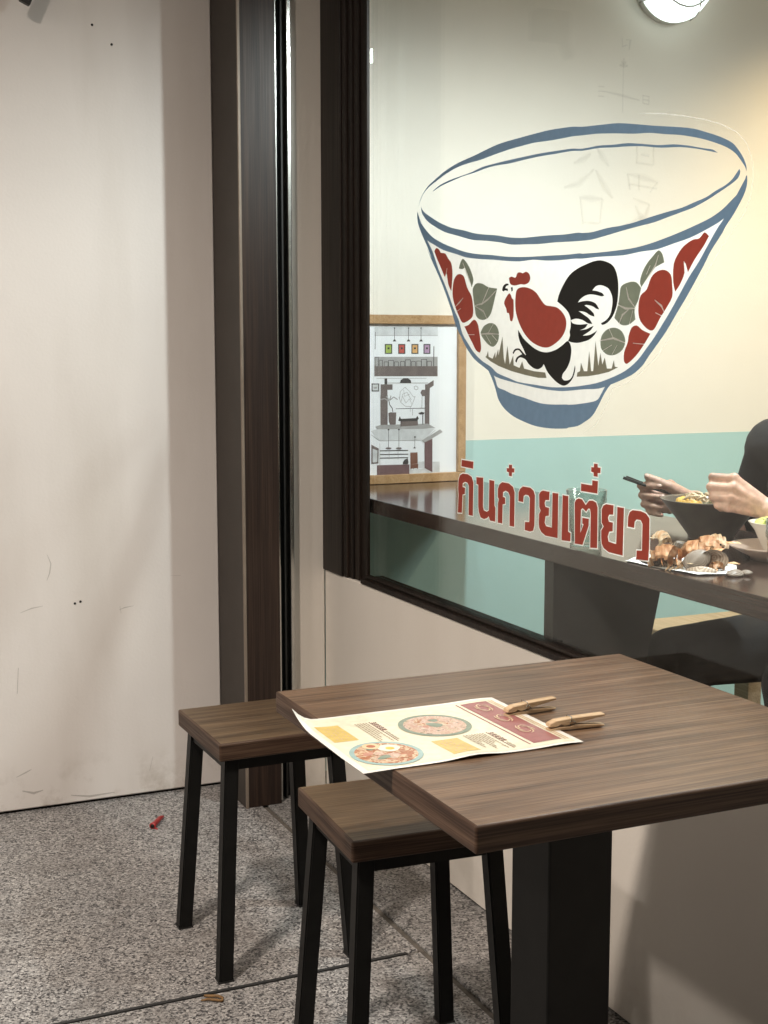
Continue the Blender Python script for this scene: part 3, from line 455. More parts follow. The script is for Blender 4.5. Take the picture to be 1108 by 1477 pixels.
def plain(name, col, rough=0.5, metal=0.0, var=0.12, scale=30.0, bmp=0.0, **kw):
    m, nt, bs = nodes(name)
    mp = coords(nt, (1,1,1), True)
    no = N(nt, 'ShaderNodeTexNoise'); no.inputs['Scale'].default_value = scale; no.inputs['Detail'].default_value = 4
    nt.links.new(mp.outputs[0], no.inputs['Vector'])
    lo = [max(0, c*(1-var)) for c in col]; hi = [min(1, c*(1+var)) for c in col]
    r = ramp(nt, [(0.3, lo), (0.7, hi)])
    nt.links.new(no.outputs['Fac'], r.inputs[0]); nt.links.new(r.outputs[0], bs.inputs['Base Color'])
    bs.inputs['Roughness'].default_value = rough; bs.inputs['Metallic'].default_value = metal
    for k, v in kw.items(): bs.inputs[k].default_value = v
    if bmp: bump(nt, bs, no.outputs['Fac'], 0.5, bmp)
    return m

def wood(name, cols, grain=(1.6, 34, 34), rough=0.4, bmp=0.0004, spec=0.5, coat=0.0):
    m, nt, bs = nodes(name)
    mp = coords(nt, grain, True)
    n1 = N(nt, 'ShaderNodeTexNoise'); n1.inputs['Scale'].default_value = 1.0; n1.inputs['Detail'].default_value = 7; n1.inputs['Roughness'].default_value = 0.62; n1.inputs['Distortion'].default_value = 0.6
    nt.links.new(mp.outputs[0], n1.inputs['Vector'])
    mp2 = coords(nt, tuple(g*(2.5 if g < 5 else 7.0) for g in grain), True)
    n2 = N(nt, 'ShaderNodeTexNoise'); n2.inputs['Scale'].default_value = 1.0; n2.inputs['Detail'].default_value = 3
    nt.links.new(mp2.outputs[0], n2.inputs['Vector'])
    mx = N(nt, 'ShaderNodeMath', operation='MULTIPLY_ADD'); mx.inputs[1].default_value = 0.48
    nt.links.new(n2.outputs['Fac'], mx.inputs[0])
    ms = N(nt, 'ShaderNodeMath', operation='MULTIPLY'); ms.inputs[1].default_value = 0.60
    nt.links.new(n1.outputs['Fac'], ms.inputs[0]); nt.links.new(ms.outputs[0], mx.inputs[2])
    r = ramp(nt, [(0.36, cols[0]), (0.50, cols[1]), (0.66, cols[2])])
    nt.links.new(mx.outputs[0], r.inputs[0]); nt.links.new(r.outputs[0], bs.inputs['Base Color'])
    rr = ramp(nt, [(0.3, (rough*1.15,)*3), (0.7, (rough*0.85,)*3)])
    nt.links.new(n2.outputs['Fac'], rr.inputs[0]); nt.links.new(rr.outputs[0], bs.inputs['Roughness'])
    bs.inputs['Specular IOR Level'].default_value = spec
    bs.inputs['Coat Weight'].default_value = coat
    if bmp: bump(nt, bs, mx.outputs[0], 0.4, bmp)
    return m

def wall_paint(name, col, stain=0.0, marks=False):
    m, nt, bs = nodes(name)
    mp = coords(nt)
    n1 = N(nt, 'ShaderNodeTexNoise'); n1.inputs['Scale'].default_value = 1.7; n1.inputs['Detail'].default_value = 5
    nt.links.new(mp.outputs[0], n1.inputs['Vector'])
    r = ramp(nt, [(0.3, [c*0.93 for c in col]), (0.7, col)])
    nt.links.new(n1.outputs['Fac'], r.inputs[0])
    out = r.outputs[0]
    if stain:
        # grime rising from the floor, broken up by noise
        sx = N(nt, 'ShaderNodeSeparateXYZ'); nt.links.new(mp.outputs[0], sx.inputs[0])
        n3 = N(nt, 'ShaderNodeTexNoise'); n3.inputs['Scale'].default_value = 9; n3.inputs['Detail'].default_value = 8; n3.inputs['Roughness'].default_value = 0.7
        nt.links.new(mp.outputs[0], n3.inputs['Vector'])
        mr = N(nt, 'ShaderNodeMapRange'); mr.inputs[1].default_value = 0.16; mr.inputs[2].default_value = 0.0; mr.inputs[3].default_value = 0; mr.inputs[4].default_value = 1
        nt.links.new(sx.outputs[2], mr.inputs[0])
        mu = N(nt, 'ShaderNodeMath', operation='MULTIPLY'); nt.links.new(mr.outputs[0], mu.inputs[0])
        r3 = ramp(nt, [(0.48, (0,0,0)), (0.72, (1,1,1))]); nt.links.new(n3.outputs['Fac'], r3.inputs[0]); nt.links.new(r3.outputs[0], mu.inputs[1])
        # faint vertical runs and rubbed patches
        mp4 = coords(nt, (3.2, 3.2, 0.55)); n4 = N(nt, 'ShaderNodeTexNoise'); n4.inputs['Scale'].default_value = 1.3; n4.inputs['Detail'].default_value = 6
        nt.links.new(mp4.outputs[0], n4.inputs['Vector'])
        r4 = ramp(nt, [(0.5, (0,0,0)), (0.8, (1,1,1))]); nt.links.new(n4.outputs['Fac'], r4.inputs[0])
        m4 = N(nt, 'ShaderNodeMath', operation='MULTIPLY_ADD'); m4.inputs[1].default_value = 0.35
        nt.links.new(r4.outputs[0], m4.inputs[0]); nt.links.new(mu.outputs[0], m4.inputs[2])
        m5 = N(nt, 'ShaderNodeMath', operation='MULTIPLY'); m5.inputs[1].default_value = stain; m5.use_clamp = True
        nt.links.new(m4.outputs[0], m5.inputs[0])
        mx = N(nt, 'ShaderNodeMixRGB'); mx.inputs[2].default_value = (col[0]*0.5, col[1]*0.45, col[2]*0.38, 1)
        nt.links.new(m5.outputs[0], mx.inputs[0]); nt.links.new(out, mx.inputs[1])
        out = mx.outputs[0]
    nt.links.new(out, bs.inputs['Base Color'])
    bs.inputs['Roughness'].default_value = 0.62
    nb = N(nt, 'ShaderNodeTexNoise'); nb.inputs['Scale'].default_value = 120; nb.inputs['Detail'].default_value = 3
    nt.links.new(mp.outputs[0], nb.inputs['Vector'])
    n6 = N(nt, 'ShaderNodeTexNoise'); n6.inputs['Scale'].default_value = 4.5; n6.inputs['Detail'].default_value = 2
    nt.links.new(mp.outputs[0], n6.inputs['Vector'])
    ad = N(nt, 'ShaderNodeMath', operation='MULTIPLY_ADD'); ad.inputs[1].default_value = 6.0
    nt.links.new(n6.outputs['Fac'], ad.inputs[0]); nt.links.new(nb.outputs['Fac'], ad.inputs[2])
    bump(nt, bs, ad.outputs[0], 0.3, 0.0011)
    return m

def granite(name, scale=250.0, dark=1.0):
    m, nt, bs = nodes(name)
    tc = N(nt, 'ShaderNodeTexCoord')
    vo = N(nt, 'ShaderNodeTexVoronoi'); vo.inputs['Scale'].default_value = scale; vo.inputs['Randomness'].default_value = 1.0
    nt.links.new(tc.outputs['Object'], vo.inputs['Vector'])
    sep = N(nt, 'ShaderNodeSeparateColor'); nt.links.new(vo.outputs['Color'], sep.inputs[0])
    r = ramp(nt, [(0.0, (0.032,0.031,0.033)), (0.19, (0.066,0.063,0.065)), (0.29, (0.19,0.182,0.178)), (0.58, (0.30,0.288,0.278)), (0.85, (0.39,0.375,0.36)), (0.97, (0.54,0.52,0.50))])
    nt.links.new(sep.outputs[0], r.inputs[0])
    no = N(nt, 'ShaderNodeTexNoise'); no.inputs['Scale'].default_value = 2.6; no.inputs['Detail'].default_value = 6
    nt.links.new(tc.outputs['Object'], no.inputs['Vector'])
    r2 = ramp(nt, [(0.3, (0.80*dark,)*3), (0.7, (1.05*dark,)*3)]); nt.links.new(no.outputs['Fac'], r2.inputs[0])
    mx = N(nt, 'ShaderNodeMixRGB', blend_type='MULTIPLY'); mx.inputs[0].default_value = 1
    nt.links.new(r.outputs[0], mx.inputs[1]); nt.links.new(r2.outputs[0], mx.inputs[2])
    # worn and dirty patches
    n5 = N(nt, 'ShaderNodeTexNoise'); n5.inputs['Scale'].default_value = 7.0; n5.inputs['Detail'].default_value = 9; n5.inputs['Roughness'].default_value = 0.68
    nt.links.new(tc.outputs['Object'], n5.inputs['Vector'])
    r5 = ramp(nt, [(0.50, (0,0,0)), (0.74, (0.55,0.55,0.55))]); nt.links.new(n5.outputs['Fac'], r5.inputs[0])
    m6 = N(nt, 'ShaderNodeMixRGB'); m6.inputs[2].default_value = (0.13, 0.112, 0.098, 1)
    nt.links.new(r5.outputs[0], m6.inputs[0]); nt.links.new(mx.outputs[0], m6.inputs[1])
    nt.links.new(m6.outputs[0], bs.inputs['Base Color'])
    r7 = ramp(nt, [(0.35, (0.42,)*3), (0.7, (0.66,)*3)]); nt.links.new(n5.outputs['Fac'], r7.inputs[0]); nt.links.new(r7.outputs[0], bs.inputs['Roughness'])
    bump(nt, bs, vo.outputs['Distance'], 0.6, 0.0016)
    return m

def clear_glass(name, tint=(0.97, 0.99, 0.975), refl=1.0, dust=0.0):
    m = bpy.data.materials.new(name); m.use_nodes = True
    nt = m.node_tree; nt.nodes.clear()
    out = N(nt, 'ShaderNodeOutputMaterial'); tr = N(nt, 'ShaderNodeBsdfTransparent'); tr.inputs[0].default_value = (*tint, 1)
    gl = N(nt, 'ShaderNodeBsdfGlossy'); gl.inputs['Roughness'].default_value = 0.0
    lw = N(nt, 'ShaderNodeLayerWeight'); lw.inputs['Blend'].default_value = 0.5
    p = N(nt, 'ShaderNodeMath', operation='POWER'); p.inputs[1].default_value = 5
    nt.links.new(lw.outputs['Facing'], p.inputs[0])
    ma = N(nt, 'ShaderNodeMath', operation='MULTIPLY_ADD'); ma.inputs[1].default_value = 0.9*refl; ma.inputs[2].default_value = 0.04*refl
    nt.links.new(p.outputs[0], ma.inputs[0])
    mx = N(nt, 'ShaderNodeMixShader')
    nt.links.new(ma.outputs[0], mx.inputs[0]); nt.links.new(tr.outputs[0], mx.inputs[1]); nt.links.new(gl.outputs[0], mx.inputs[2])
    cur = mx.outputs[0]
    if dust:
        mp = coords(nt, (1, 1.5, 4)); no = N(nt, 'ShaderNodeTexNoise'); no.inputs['Scale'].default_value = 2.2; no.inputs['Detail'].default_value = 8; no.inputs['Roughness'].default_value = 0.7; no.inputs['Distortion'].default_value = 1.5
        nt.links.new(mp.outputs[0], no.inputs['Vector'])
        r = ramp(nt, [(0.4, (0,0,0)), (0.75, (dust,)*3)]); nt.links.new(no.outputs['Fac'], r.inputs[0])
        df = N(nt, 'ShaderNodeBsdfDiffuse'); df.inputs[0].default_value = (0.8, 0.8, 0.78, 1)
        m2 = N(nt, 'ShaderNodeMixShader'); nt.links.new(r.outputs[0], m2.inputs[0]); nt.links.new(cur, m2.inputs[1]); nt.links.new(df.outputs[0], m2.inputs[2]); cur = m2.outputs[0]
    nt.links.new(cur, out.inputs[0])
    return m

def vinyl(name, col, rough=0.45, translucent=0.0, clear=0.0):
    m, nt, bs = nodes(name)
    bs.inputs['Base Color'].default_value = (*col, 1); bs.inputs['Roughness'].default_value = rough
    bs.inputs['Specular IOR Level'].default_value = 0.3
    mp = coords(nt); no = N(nt, 'ShaderNodeTexNoise'); no.inputs['Scale'].default_value = 60; nt.links.new(mp.outputs[0], no.inputs['Vector'])
    r = ramp(nt, [(0.3, [c*0.94 for c in col]), (0.7, [min(1,c*1.05) for c in col])]); nt.links.new(no.outputs['Fac'], r.inputs[0]); nt.links.new(r.outputs[0], bs.inputs['Base Color'])
    out = nt.nodes['Material Output']; cur = bs.outputs[0]
    if translucent:
        t = N(nt, 'ShaderNodeBsdfTranslucent'); t.inputs[0].default_value = (*col, 1)
        mx = N(nt, 'ShaderNodeMixShader'); mx.inputs[0].default_value = translucent
        nt.links.new(cur, mx.inputs[1]); nt.links.new(t.outputs[0], mx.inputs[2]); cur = mx.outputs[0]
    if clear:
        t = N(nt, 'ShaderNodeBsdfTransparent')
        mx = N(nt, 'ShaderNodeMixShader'); mx.inputs[0].default_value = clear
        nt.links.new(cur, mx.inputs[1]); nt.links.new(t.outputs[0], mx.inputs[2]); cur = mx.outputs[0]
    nt.links.new(cur, out.inputs[0])
    return m

def emit(name, col, s):
    m = bpy.data.materials.new(name); m.use_nodes = True
    nt = m.node_tree; nt.nodes.clear()
    e = N(nt, 'ShaderNodeEmission'); e.inputs[0].default_value = (*col, 1); e.inputs[1].default_value = s
    o = N(nt, 'ShaderNodeOutputMaterial'); nt.links.new(e.outputs[0], o.inputs[0])
    return m

M = {}
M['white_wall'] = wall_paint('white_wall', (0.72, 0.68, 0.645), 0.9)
M['shop_wall'] = wall_paint('shop_wall', (0.72, 0.675, 0.61), 0.35)
M['cream'] = wall_paint('cream', (0.83, 0.795, 0.715))
M['teal'] = wall_paint('teal', (0.415, 0.64, 0.635))
M['ceiling'] = wall_paint('ceiling', (0.75, 0.73, 0.70))
M['granite'] = granite('granite')
M['granite_border'] = granite('granite_border', 235.0, 0.86)
M['mortar'] = plain('mortar', (0.11, 0.095, 0.08), 0.9, 0, 0.3, 60, 0.002)
M['black_joint'] = plain('black_joint', (0.018, 0.018, 0.018), 0.6)
M['asphalt'] = plain('asphalt', (0.05, 0.05, 0.052), 0.85, 0, 0.3, 80, 0.002)
M['room_floor'] = plain('room_floor', (0.16, 0.14, 0.12), 0.4, 0, 0.2, 6)
M['dark_void'] = plain('dark_void', (0.012, 0.011, 0.010), 0.9)
M['post_wood'] = wood('post_wood', ((0.010,0.006,0.005),(0.020,0.012,0.009),(0.040,0.024,0.017)), (60, 60, 1.4), 0.42, 0.0003, 0.28)
M['post_side'] = plain('post_side', (0.034, 0.026, 0.020), 0.6, 0, 0.1, 12)
M['bead'] = plain('bead', (0.20, 0.16, 0.125), 0.45, 0.2, 0.1, 20)
M['steel'] = plain('steel', (0.55, 0.55, 0.53), 0.22, 1.0, 0.08, 40)
M['dark_metal'] = plain('dark_metal', (0.020, 0.020, 0.019), 0.5, 0.3, 0.2, 40)
M['frame'] = wood('frame', ((0.007,0.005,0.004),(0.012,0.009,0.007),(0.024,0.016,0.012)), (50, 50, 1.2), 0.45, 0.0003, 0.22)
M['table_top'] = wood('table_top', ((0.034,0.018,0.010),(0.094,0.054,0.031),(0.175,0.108,0.066)), (2.8, 64, 64), 0.33, 0.0003)
M['stool_top'] = wood('stool_top', ((0.024,0.014,0.007),(0.074,0.046,0.024),(0.150,0.098,0.054)), (3.4, 60, 60), 0.42, 0.0003)
M['table_edge'] = wood('table_edge', ((0.018,0.009,0.006),(0.044,0.024,0.015),(0.088,0.053,0.034)), (3.0, 3.0, 70), 0.5, 0.0003, 0.25)
M['black_steel'] = plain('black_steel', (0.0065, 0.0065, 0.006), 0.5, 0.0, 0.2, 25, **{'Specular IOR Level': 0.22})
M['counter'] = wood('counter', ((0.020,0.012,0.010),(0.032,0.019,0.016),(0.048,0.030,0.024)), (40, 1.4, 40), 0.13, 0.0, 0.6)
M['panel'] = plain('panel', (0.018, 0.015, 0.013), 0.55, 0, 0.1, 20)
M['oak'] = wood('oak', ((0.30,0.17,0.07),(0.40,0.24,0.11),(0.50,0.32,0.17)), (40, 40, 40), 0.4)
M['bench_wood'] = wood('bench_wood', ((0.30,0.21,0.12),(0.40,0.29,0.17),(0.50,0.37,0.23)), (30, 2, 30), 0.45)
M['pin_wood'] = wood('pin_wood', ((0.30,0.19,0.10),(0.42,0.285,0.165),(0.53,0.38,0.235)), (12, 90, 90), 0.6)
M['glass'] = clear_glass('glass', dust=0.010, refl=0.72)
M['tumbler'] = clear_glass('tumbler', (0.90, 0.925, 0.91), 1.6)
M['laminate'] = plain('laminate', (0.70, 0.67, 0.62), 0.16, 0, 0.03, 20)
M['paper'] = plain('paper', (0.83, 0.86, 0.90), 0.5, 0, 0.02, 6)
M['tissue'] = plain('tissue', (0.86, 0.88, 0.90), 0.9, 0, 0.04, 60, 0.001)
M['v_blue'] = vinyl('v_blue', (0.125, 0.225, 0.345), 0.28)
M['v_red'] = vinyl('v_red', (0.30, 0.040, 0.022))
M['v_black'] = vinyl('v_black', (0.006, 0.0065, 0.005), 0.6)
M['v_green'] = vinyl('v_green', (0.19, 0.235, 0.18))
M['v_olive'] = vinyl('v_olive', (0.19, 0.19, 0.135))
M['v_white'] = vinyl('v_white', (0.86, 0.86, 0.83), 0.5, 0.55)
M['v_film'] = vinyl('v_film', (0.85, 0.85, 0.82), 0.3, 0.3, 0.62)
M['skin'] = plain('skin', (0.60, 0.375, 0.285), 0.46, 0, 0.20, 75, 0.0011, **{'Subsurface Weight': 0.12, 'Subsurface Scale': 0.01})
M['shirt'] = plain('shirt', (0.012, 0.012, 0.013), 0.9, 0, 0.2, 200, 0.001)
M['trousers'] = plain('trousers', (0.008, 0.0085, 0.009), 0.9, 0, 0.2, 200, 0.001)
M['hair'] = plain('hair', (0.012, 0.009, 0.008), 0.4)
M['shoe'] = plain('shoe', (0.03, 0.03, 0.03), 0.6)
M['bowl_dark'] = plain('bowl_dark', (0.085, 0.075, 0.065), 0.30, 0, 0.2, 40)
M['china'] = plain('china', (0.62, 0.57, 0.50), 0.25, 0, 0.06, 20)
M['plate_pink'] = plain('plate_pink', (0.48, 0.36, 0.30), 0.3, 0, 0.08, 20)
M['green_soup'] = plain('green_soup', (0.58, 0.64, 0.20), 0.25, 0, 0.3, 60, 0.002)
M['noodle'] = plain('noodle', (0.72, 0.58, 0.40), 0.4, 0, 0.15, 50)
M['yolk'] = plain('yolk', (0.80, 0.48, 0.10), 0.35, 0, 0.2, 60)
M['greens'] = plain('greens', (0.05, 0.07, 0.03), 0.5, 0, 0.4, 60)
M['broth'] = plain('broth', (0.30, 0.17, 0.06), 0.15, 0, 0.2, 30)
M['prawn'] = plain('prawn', (0.72, 0.34, 0.15), 0.4, 0, 0.35, 70, 0.002)
M['prawn_pale'] = plain('prawn_pale', (0.78, 0.55, 0.34), 0.4, 0, 0.25, 70, 0.002)
def shell_mat(name, cols, sc, rough=0.4, ring=0.5):
    m, nt, bs = nodes(name); mp = coords(nt)
    w = N(nt, 'ShaderNodeTexWave', wave_type='RINGS', rings_direction='Z'); w.inputs['Scale'].default_value = sc; w.inputs['Distortion'].default_value = 3.0; w.inputs['Detail'].default_value = 3; w.inputs['Detail Scale'].default_value = 2.0
    nt.links.new(mp.outputs[0], w.inputs['Vector'])
    no = N(nt, 'ShaderNodeTexNoise'); no.inputs['Scale'].default_value = 70; nt.links.new(mp.outputs[0], no.inputs['Vector'])
    ma = N(nt, 'ShaderNodeMath', operation='MULTIPLY_ADD'); ma.inputs[1].default_value = ring; nt.links.new(w.outputs['Fac'], ma.inputs[0])
    mb = N(nt, 'ShaderNodeMath', operation='MULTIPLY'); mb.inputs[1].default_value = 0.6; nt.links.new(no.outputs['Fac'], mb.inputs[0]); nt.links.new(mb.outputs[0], ma.inputs[2])
    r = ramp(nt, [(0.25, cols[0]), (0.55, cols[1]), (0.8, cols[2])]); nt.links.new(ma.outputs[0], r.inputs[0]); nt.links.new(r.outputs[0], bs.inputs['Base Color'])
    bs.inputs['Roughness'].default_value = rough
    bump(nt, bs, ma.outputs[0], 0.5, 0.0008)
    return m
M['clam'] = shell_mat('clam', ((0.10,0.075,0.06),(0.25,0.20,0.165),(0.42,0.36,0.31)), 110)
M['clam_in'] = shell_mat('clam_in', ((0.34,0.24,0.18),(0.52,0.42,0.34),(0.66,0.57,0.48)), 60, 0.3)
M['mussel'] = shell_mat('mussel', ((0.025,0.018,0.014),(0.085,0.065,0.048),(0.22,0.17,0.12)), 90, 0.3)
M['prawn'] = shell_mat('prawn', ((0.60,0.26,0.10),(0.78,0.46,0.24),(0.86,0.70,0.52)), 34, 0.55, 0.30)
M['prawn_pale'] = shell_mat('prawn_pale', ((0.66,0.40,0.20),(0.80,0.62,0.42),(0.86,0.78,0.64)), 34, 0.55, 0.30)
M['chop'] = plain('chop', (0.014, 0.020, 0.020), 0.3)
M['red_plastic'] = plain('red_plastic', (0.36, 0.022, 0.022), 0.4)
M['twig'] = plain('twig', (0.20, 0.11, 0.04), 0.7, 0, 0.4, 90)
M['faint_grey'] = vinyl('faint_grey', (0.45, 0.43, 0.37), 0.9, 0, 0.945)
M['faint_grey_soft'] = vinyl('faint_grey_soft', (0.50, 0.48, 0.42), 0.9, 0, 0.945)
M['globe'] = emit('globe', (0.90, 1.0, 0.97), 1.8)
M['bulb'] = emit('bulb', (0.93, 1.0, 0.95), 6.0)
M['lens'] = emit('lens', (1.0, 0.9, 0.76), 4.0)
M['white_enamel'] = plain('white_enamel', (0.72, 0.74, 0.71), 0.3, 0, 0.03, 10)

# ---------------------------------------------------------------- the setting
WX = 1.393       # outer face of the shop wall (runs along y)
BY = 3.62        # face of the end walls (run along x)
GX = 1.420       # outer face of the window glass

tag(box('ground', -120, 120, -120, 120, -0.30, -0.16, M['asphalt']), kind='structure')
pav = tag(box('pavement', -6, 1.46, -4, 3.9, -0.16, -0.007, M['mortar']), kind='structure')
JX, JY = 1.178, 2.418
def slab(x0, x1, y0, y1, m):
    o = box('paving_slab', x0, x1, y0, y1, -0.05, 0.0, m, pav, 0.0025, 1)
    return o
for x0, x1 in ((-5.9, -3.2), (-3.196, -0.45), (-0.446, JX)):
    for y0, y1 in ((-3.9, -0.6), (-0.596, JY-0.005), (JY+0.005, BY+0.1)):
        slab(x0, x1, y0, y1, M['granite'])
for y0, y1 in ((-3.9, 0.35), (0.354, BY+0.1)):
    slab(JX+0.016, WX+0.03, y0, y1, M['granite_border'])
box('joint_strip', -5.9, JX-0.03, JY-0.0042, JY+0.0042, -0.03, 0.0014, M['black_joint'], pav)

tag(box('arcade_ceiling', -6, 1.6, -4, 3.9, 3.05, 3.15, M['ceiling']), kind='structure')
tag(box('room_floor', 1.46, 6.5, -3, 3.9, -0.16, 0.0, M['room_floor']), kind='structure')
tag(box('room_ceiling', 1.62, 6.5, -3, 3.9, 2.85, 2.95, M['ceiling']), kind='structure')

# white wall beside the shop front
sw = thing('side_wall', 'plain off-white outdoor wall with smudges and scuffs beside the dark post', 'wall', (0, BY, 0))
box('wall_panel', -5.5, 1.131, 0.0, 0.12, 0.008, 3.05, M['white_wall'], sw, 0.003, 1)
box('plinth_gap', -5.5, 1.131, 0.012, 0.11, -0.01, 0.0075, M['dark_void'], sw)
for nx, nz in ((0.811, 2.079), (0.861, 2.034), (0.74, 0.566), (0.725, 0.562)):
    lathe('nail_hole', [(0, 0.0), (0.0035, 0.0), (0.0032, 0.0008), (0, 0.0012)], M['dark_void'], sw, 8).matrix_local = Matrix.Translation((nx, -0.0002, nz)) @ Matrix.Rotation(R(90), 4, 'X')
def scuff(pts, w):
    bm = bmesh.new(); flat(bm, ribbon(pts, w), lambda a, b: (a, -0.0009, b))
    finish('scuff', bm, M['scuff'], sw)
M['scuff'] = vinyl('scuff', (0.22, 0.19, 0.165), 0.9, 0, 0.72)
for pts, w in (([(0.655,0.70),(0.664,0.675),(0.66,0.65),(0.652,0.63)],0.003), ([(0.58,0.548),(0.61,0.558),(0.64,0.562)],0.003), ([(0.845,0.535),(0.86,0.54),(0.885,0.543)],0.003),
               ([(0.847,0.545),(0.85,0.525)],0.003), ([(0.555,0.10),(0.58,0.11),(0.596,0.117)],0.004), ([(0.57,0.06),(0.60,0.05),(0.625,0.055)],0.007), ([(0.92,0.07),(0.93,0.11)],0.003),
               ([(0.565,0.33),(0.57,0.40)],0.005), ([(0.50,0.63),(0.53,0.62)],0.004), ([(0.7,0.03),(0.75,0.02),(0.82,0.022)],0.006), ([(0.99,0.62),(1.02,0.618)],0.002)):
    scuff(pts, w)

# dark post with steel channel
po = thing('door_post', 'dark brown wooden post with a pale corner bead beside the white wall', 'post', (1.13, 3.395, 0))
box('core', 0.004, 0.103, 0.004, 0.24, 0.0, 3.05, M['post_wood'], po, 0.0015, 1)
box('side_board', 0.0, 0.0038, 0.008, 0.224, 0.0, 3.05, M['post_side'], po)
box('corner_bead', -0.001, 0.007, 0.0005, 0.0075, 0.0, 3.05, M['bead'], po, 0.0015, 2)
ch = thing('door_channel', 'upright steel channel with a dark groove between post and shop wall', 'door track', (1.2335, 3.42, 0))
box('edge_bar', 0.0, 0.011, 0.0, 0.2, 0.0, 3.05, M['steel'], ch, 0.002, 2)
box('groove', 0.0112, 0.0445, 0.036, 0.2, 0.0, 3.05, M['dark_metal'], ch)
box('groove_rib', 0.026, 0.030, 0.012, 0.0355, 0.0, 3.05, M['dark_metal'], ch)
box('edge_bar', 0.0447, 0.0565, 0.016, 0.2, 0.0, 3.05, M['steel'], ch, 0.002, 2)

# shop front: wall, window frame, glass
sf = thing('shop_front', 'cream painted shop wall with a large dark framed window', 'shop front', (WX, 0, 0))
box('wall_return', 1.2905-WX, 0.0, 3.470, BY+0.2, 0.006, 3.05, M['shop_wall'], sf, 0.003, 1)
box('wall_below_window', 0.0, 0.062, -3.9, 3.4695, 0.006, 0.633, M['shop_wall'], sf, 0.002, 1)
box('wall_gap', 0.010, 0.055, -3.9, 3.46, -0.01, 0.0055, M['dark_void'], sf)
box('lintel', 0.0, 0.2, -3.9, 3.4695, 2.702, 3.05, M['shop_wall'], sf)
box('wall_pier', 0.0, 0.2, -3.9, -0.905, 0.64, 2.70, M['shop_wall'], sf)
fr = bpy.data.objects.new('window_frame', None); link(fr, sf)
box('jamb_board', -0.006, 0.055, 3.3345, 3.4725, 0.6335, 2.70, M['frame'], fr, 0.002, 1)
for a, b, d in ((3.307, 3.334, -0.002), (3.282, 3.3065, 0.004), (3.252, 3.2815, 0.009), (3.214, 3.2515, 0.016)):
    box('moulding', d, 0.0262, a, b, 0.6335, 2.70, M['frame'], fr, 0.0025, 2)
box('bottom_rail', -0.004, 0.024, -0.9, 3.2135, 0.6335, 0.646, M['frame'], fr, 0.002, 2)
box('glazing_bead', 0.010, 0.0255, -0.9, 3.2135, 0.6465, 0.656, M['frame'], fr, 0.003, 2)
box('sill_board', 0.036, 0.062, -0.9, 3.2135, 0.6335, 0.650, M['frame'], fr, 0.002, 1)
box('top_rail', -0.004, 0.06, -0.9, 3.2135, 2.64, 2.70, M['frame'], fr)
box('jamb_board', -0.006, 0.06, -0.9, -0.80, 0.657, 2.639, M['frame'], fr)
box('window_pane', GX-WX, GX-WX+0.006, -0.80, 3.2135, 0.6565, 2.639, M['glass'], sf)

# end wall of the room inside
ew = thing('room_end_wall', 'cream interior wall with a teal painted lower half seen through the window', 'wall', (0, BY, 0))
box('upper_wall', 1.394, 6.5, 0.0, 0.12, 0.969, 2.85, M['cream'], ew)
box('teal_dado', 1.394, 6.5, -0.002, 0.12, 0.0, 0.9685, M['teal'], ew)
tag(box('room_back_wall', 6.38, 6.5, -3, BY, 0, 2.85, M['cream']), kind='structure')
tag(box('room_near_wall', 1.6, 6.38, -3.1, -3.0, 0, 2.85, M['cream']), kind='structure')

# ---------------------------------------------------------------- lamps
def light(name, kind, loc, energy, col, parent, **kw):
    d = bpy.data.lights.new(name, kind); d.energy = energy; d.color = col
    for k, v in kw.items(): setattr(d, k, v)
    o = bpy.data.objects.new(name, d); o.location = loc
    return link(o, parent)

def downlight(x, y, label, energy, col, size):
    t = thing('downlight', label, 'ceiling lamp', (x, y, 3.05), 0, 'arcade ceiling downlights')
    lathe('housing', [(size*0.62, 0.0), (size*0.66, -0.11), (size*0.60, -0.11), (size*0.56, -0.02), (0, -0.02)], M['white_enamel'], t, 32)
    lathe('lens', [(0, -0.06), (size*0.54, -0.06), (size*0.54, -0.055), (0, -0.055)], M['lens'], t, 24)
    light('lamp_light', 'AREA', (0, 0, -0.075), energy, col, t, shape='DISK', size=size*0.95)

downlight(-0.55, 1.25, 'round arcade ceiling lamp above the small wooden table', ARCADE_KEY, (1.0, 0.875, 0.765), 0.20)
downlight(-2.3, 1.4, 'added unseen round fill lamp out along the white wall', ARCADE_FILL, (1.0, 0.90, 0.82), 0.26)  # fill lamp added out of view, brightens the shop wall and left-hand faces
downlight(-0.9, -1.9, 'added unseen round fill lamp towards the open street end', ARCADE_FILL*0.06, (1.0, 0.93, 0.84), 0.26)  # weak fill lamp added behind the camera

def pendant(x, y, z, label, energy, col, top, r, soft):
    t = thing('pendant_lamp', label, 'pendant lamp', (x, y, z), 0, 'pendant lamps over the window counter')
    k = r/0.115
    lathe('shade', [(a*k, c*k if c > 0 else c) for a, c in ((0.115, -0.028), (0.095, 0.03), (0.04, 0.085), (0.0, 0.09), (0.0, 0.094), (0.042, 0.089), (0.098, 0.032), (0.118, -0.028))], M['dark_metal'], t, 40)
    lathe('bulb', [(0, 0.050), (soft*0.5, 0.053), (soft*0.8, 0.060), (soft*0.5, 0.07), (0, 0.074)], M['bulb'], t, 20)
    tube('cord', [(0, 0, 0.09*k), (0, 0, top - z)], 0.003, M['dark_metal'], t)
    light('lamp_light', 'POINT', (0, 0, 0.006), energy, col, t, shadow_soft_size=soft)
pendant(1.94, 2.07, 2.25, 'dark metal pendant lamp hanging over the person eating', PENDANT, (0.93, 0.985, 1.0), 2.85, 0.17, 0.042)
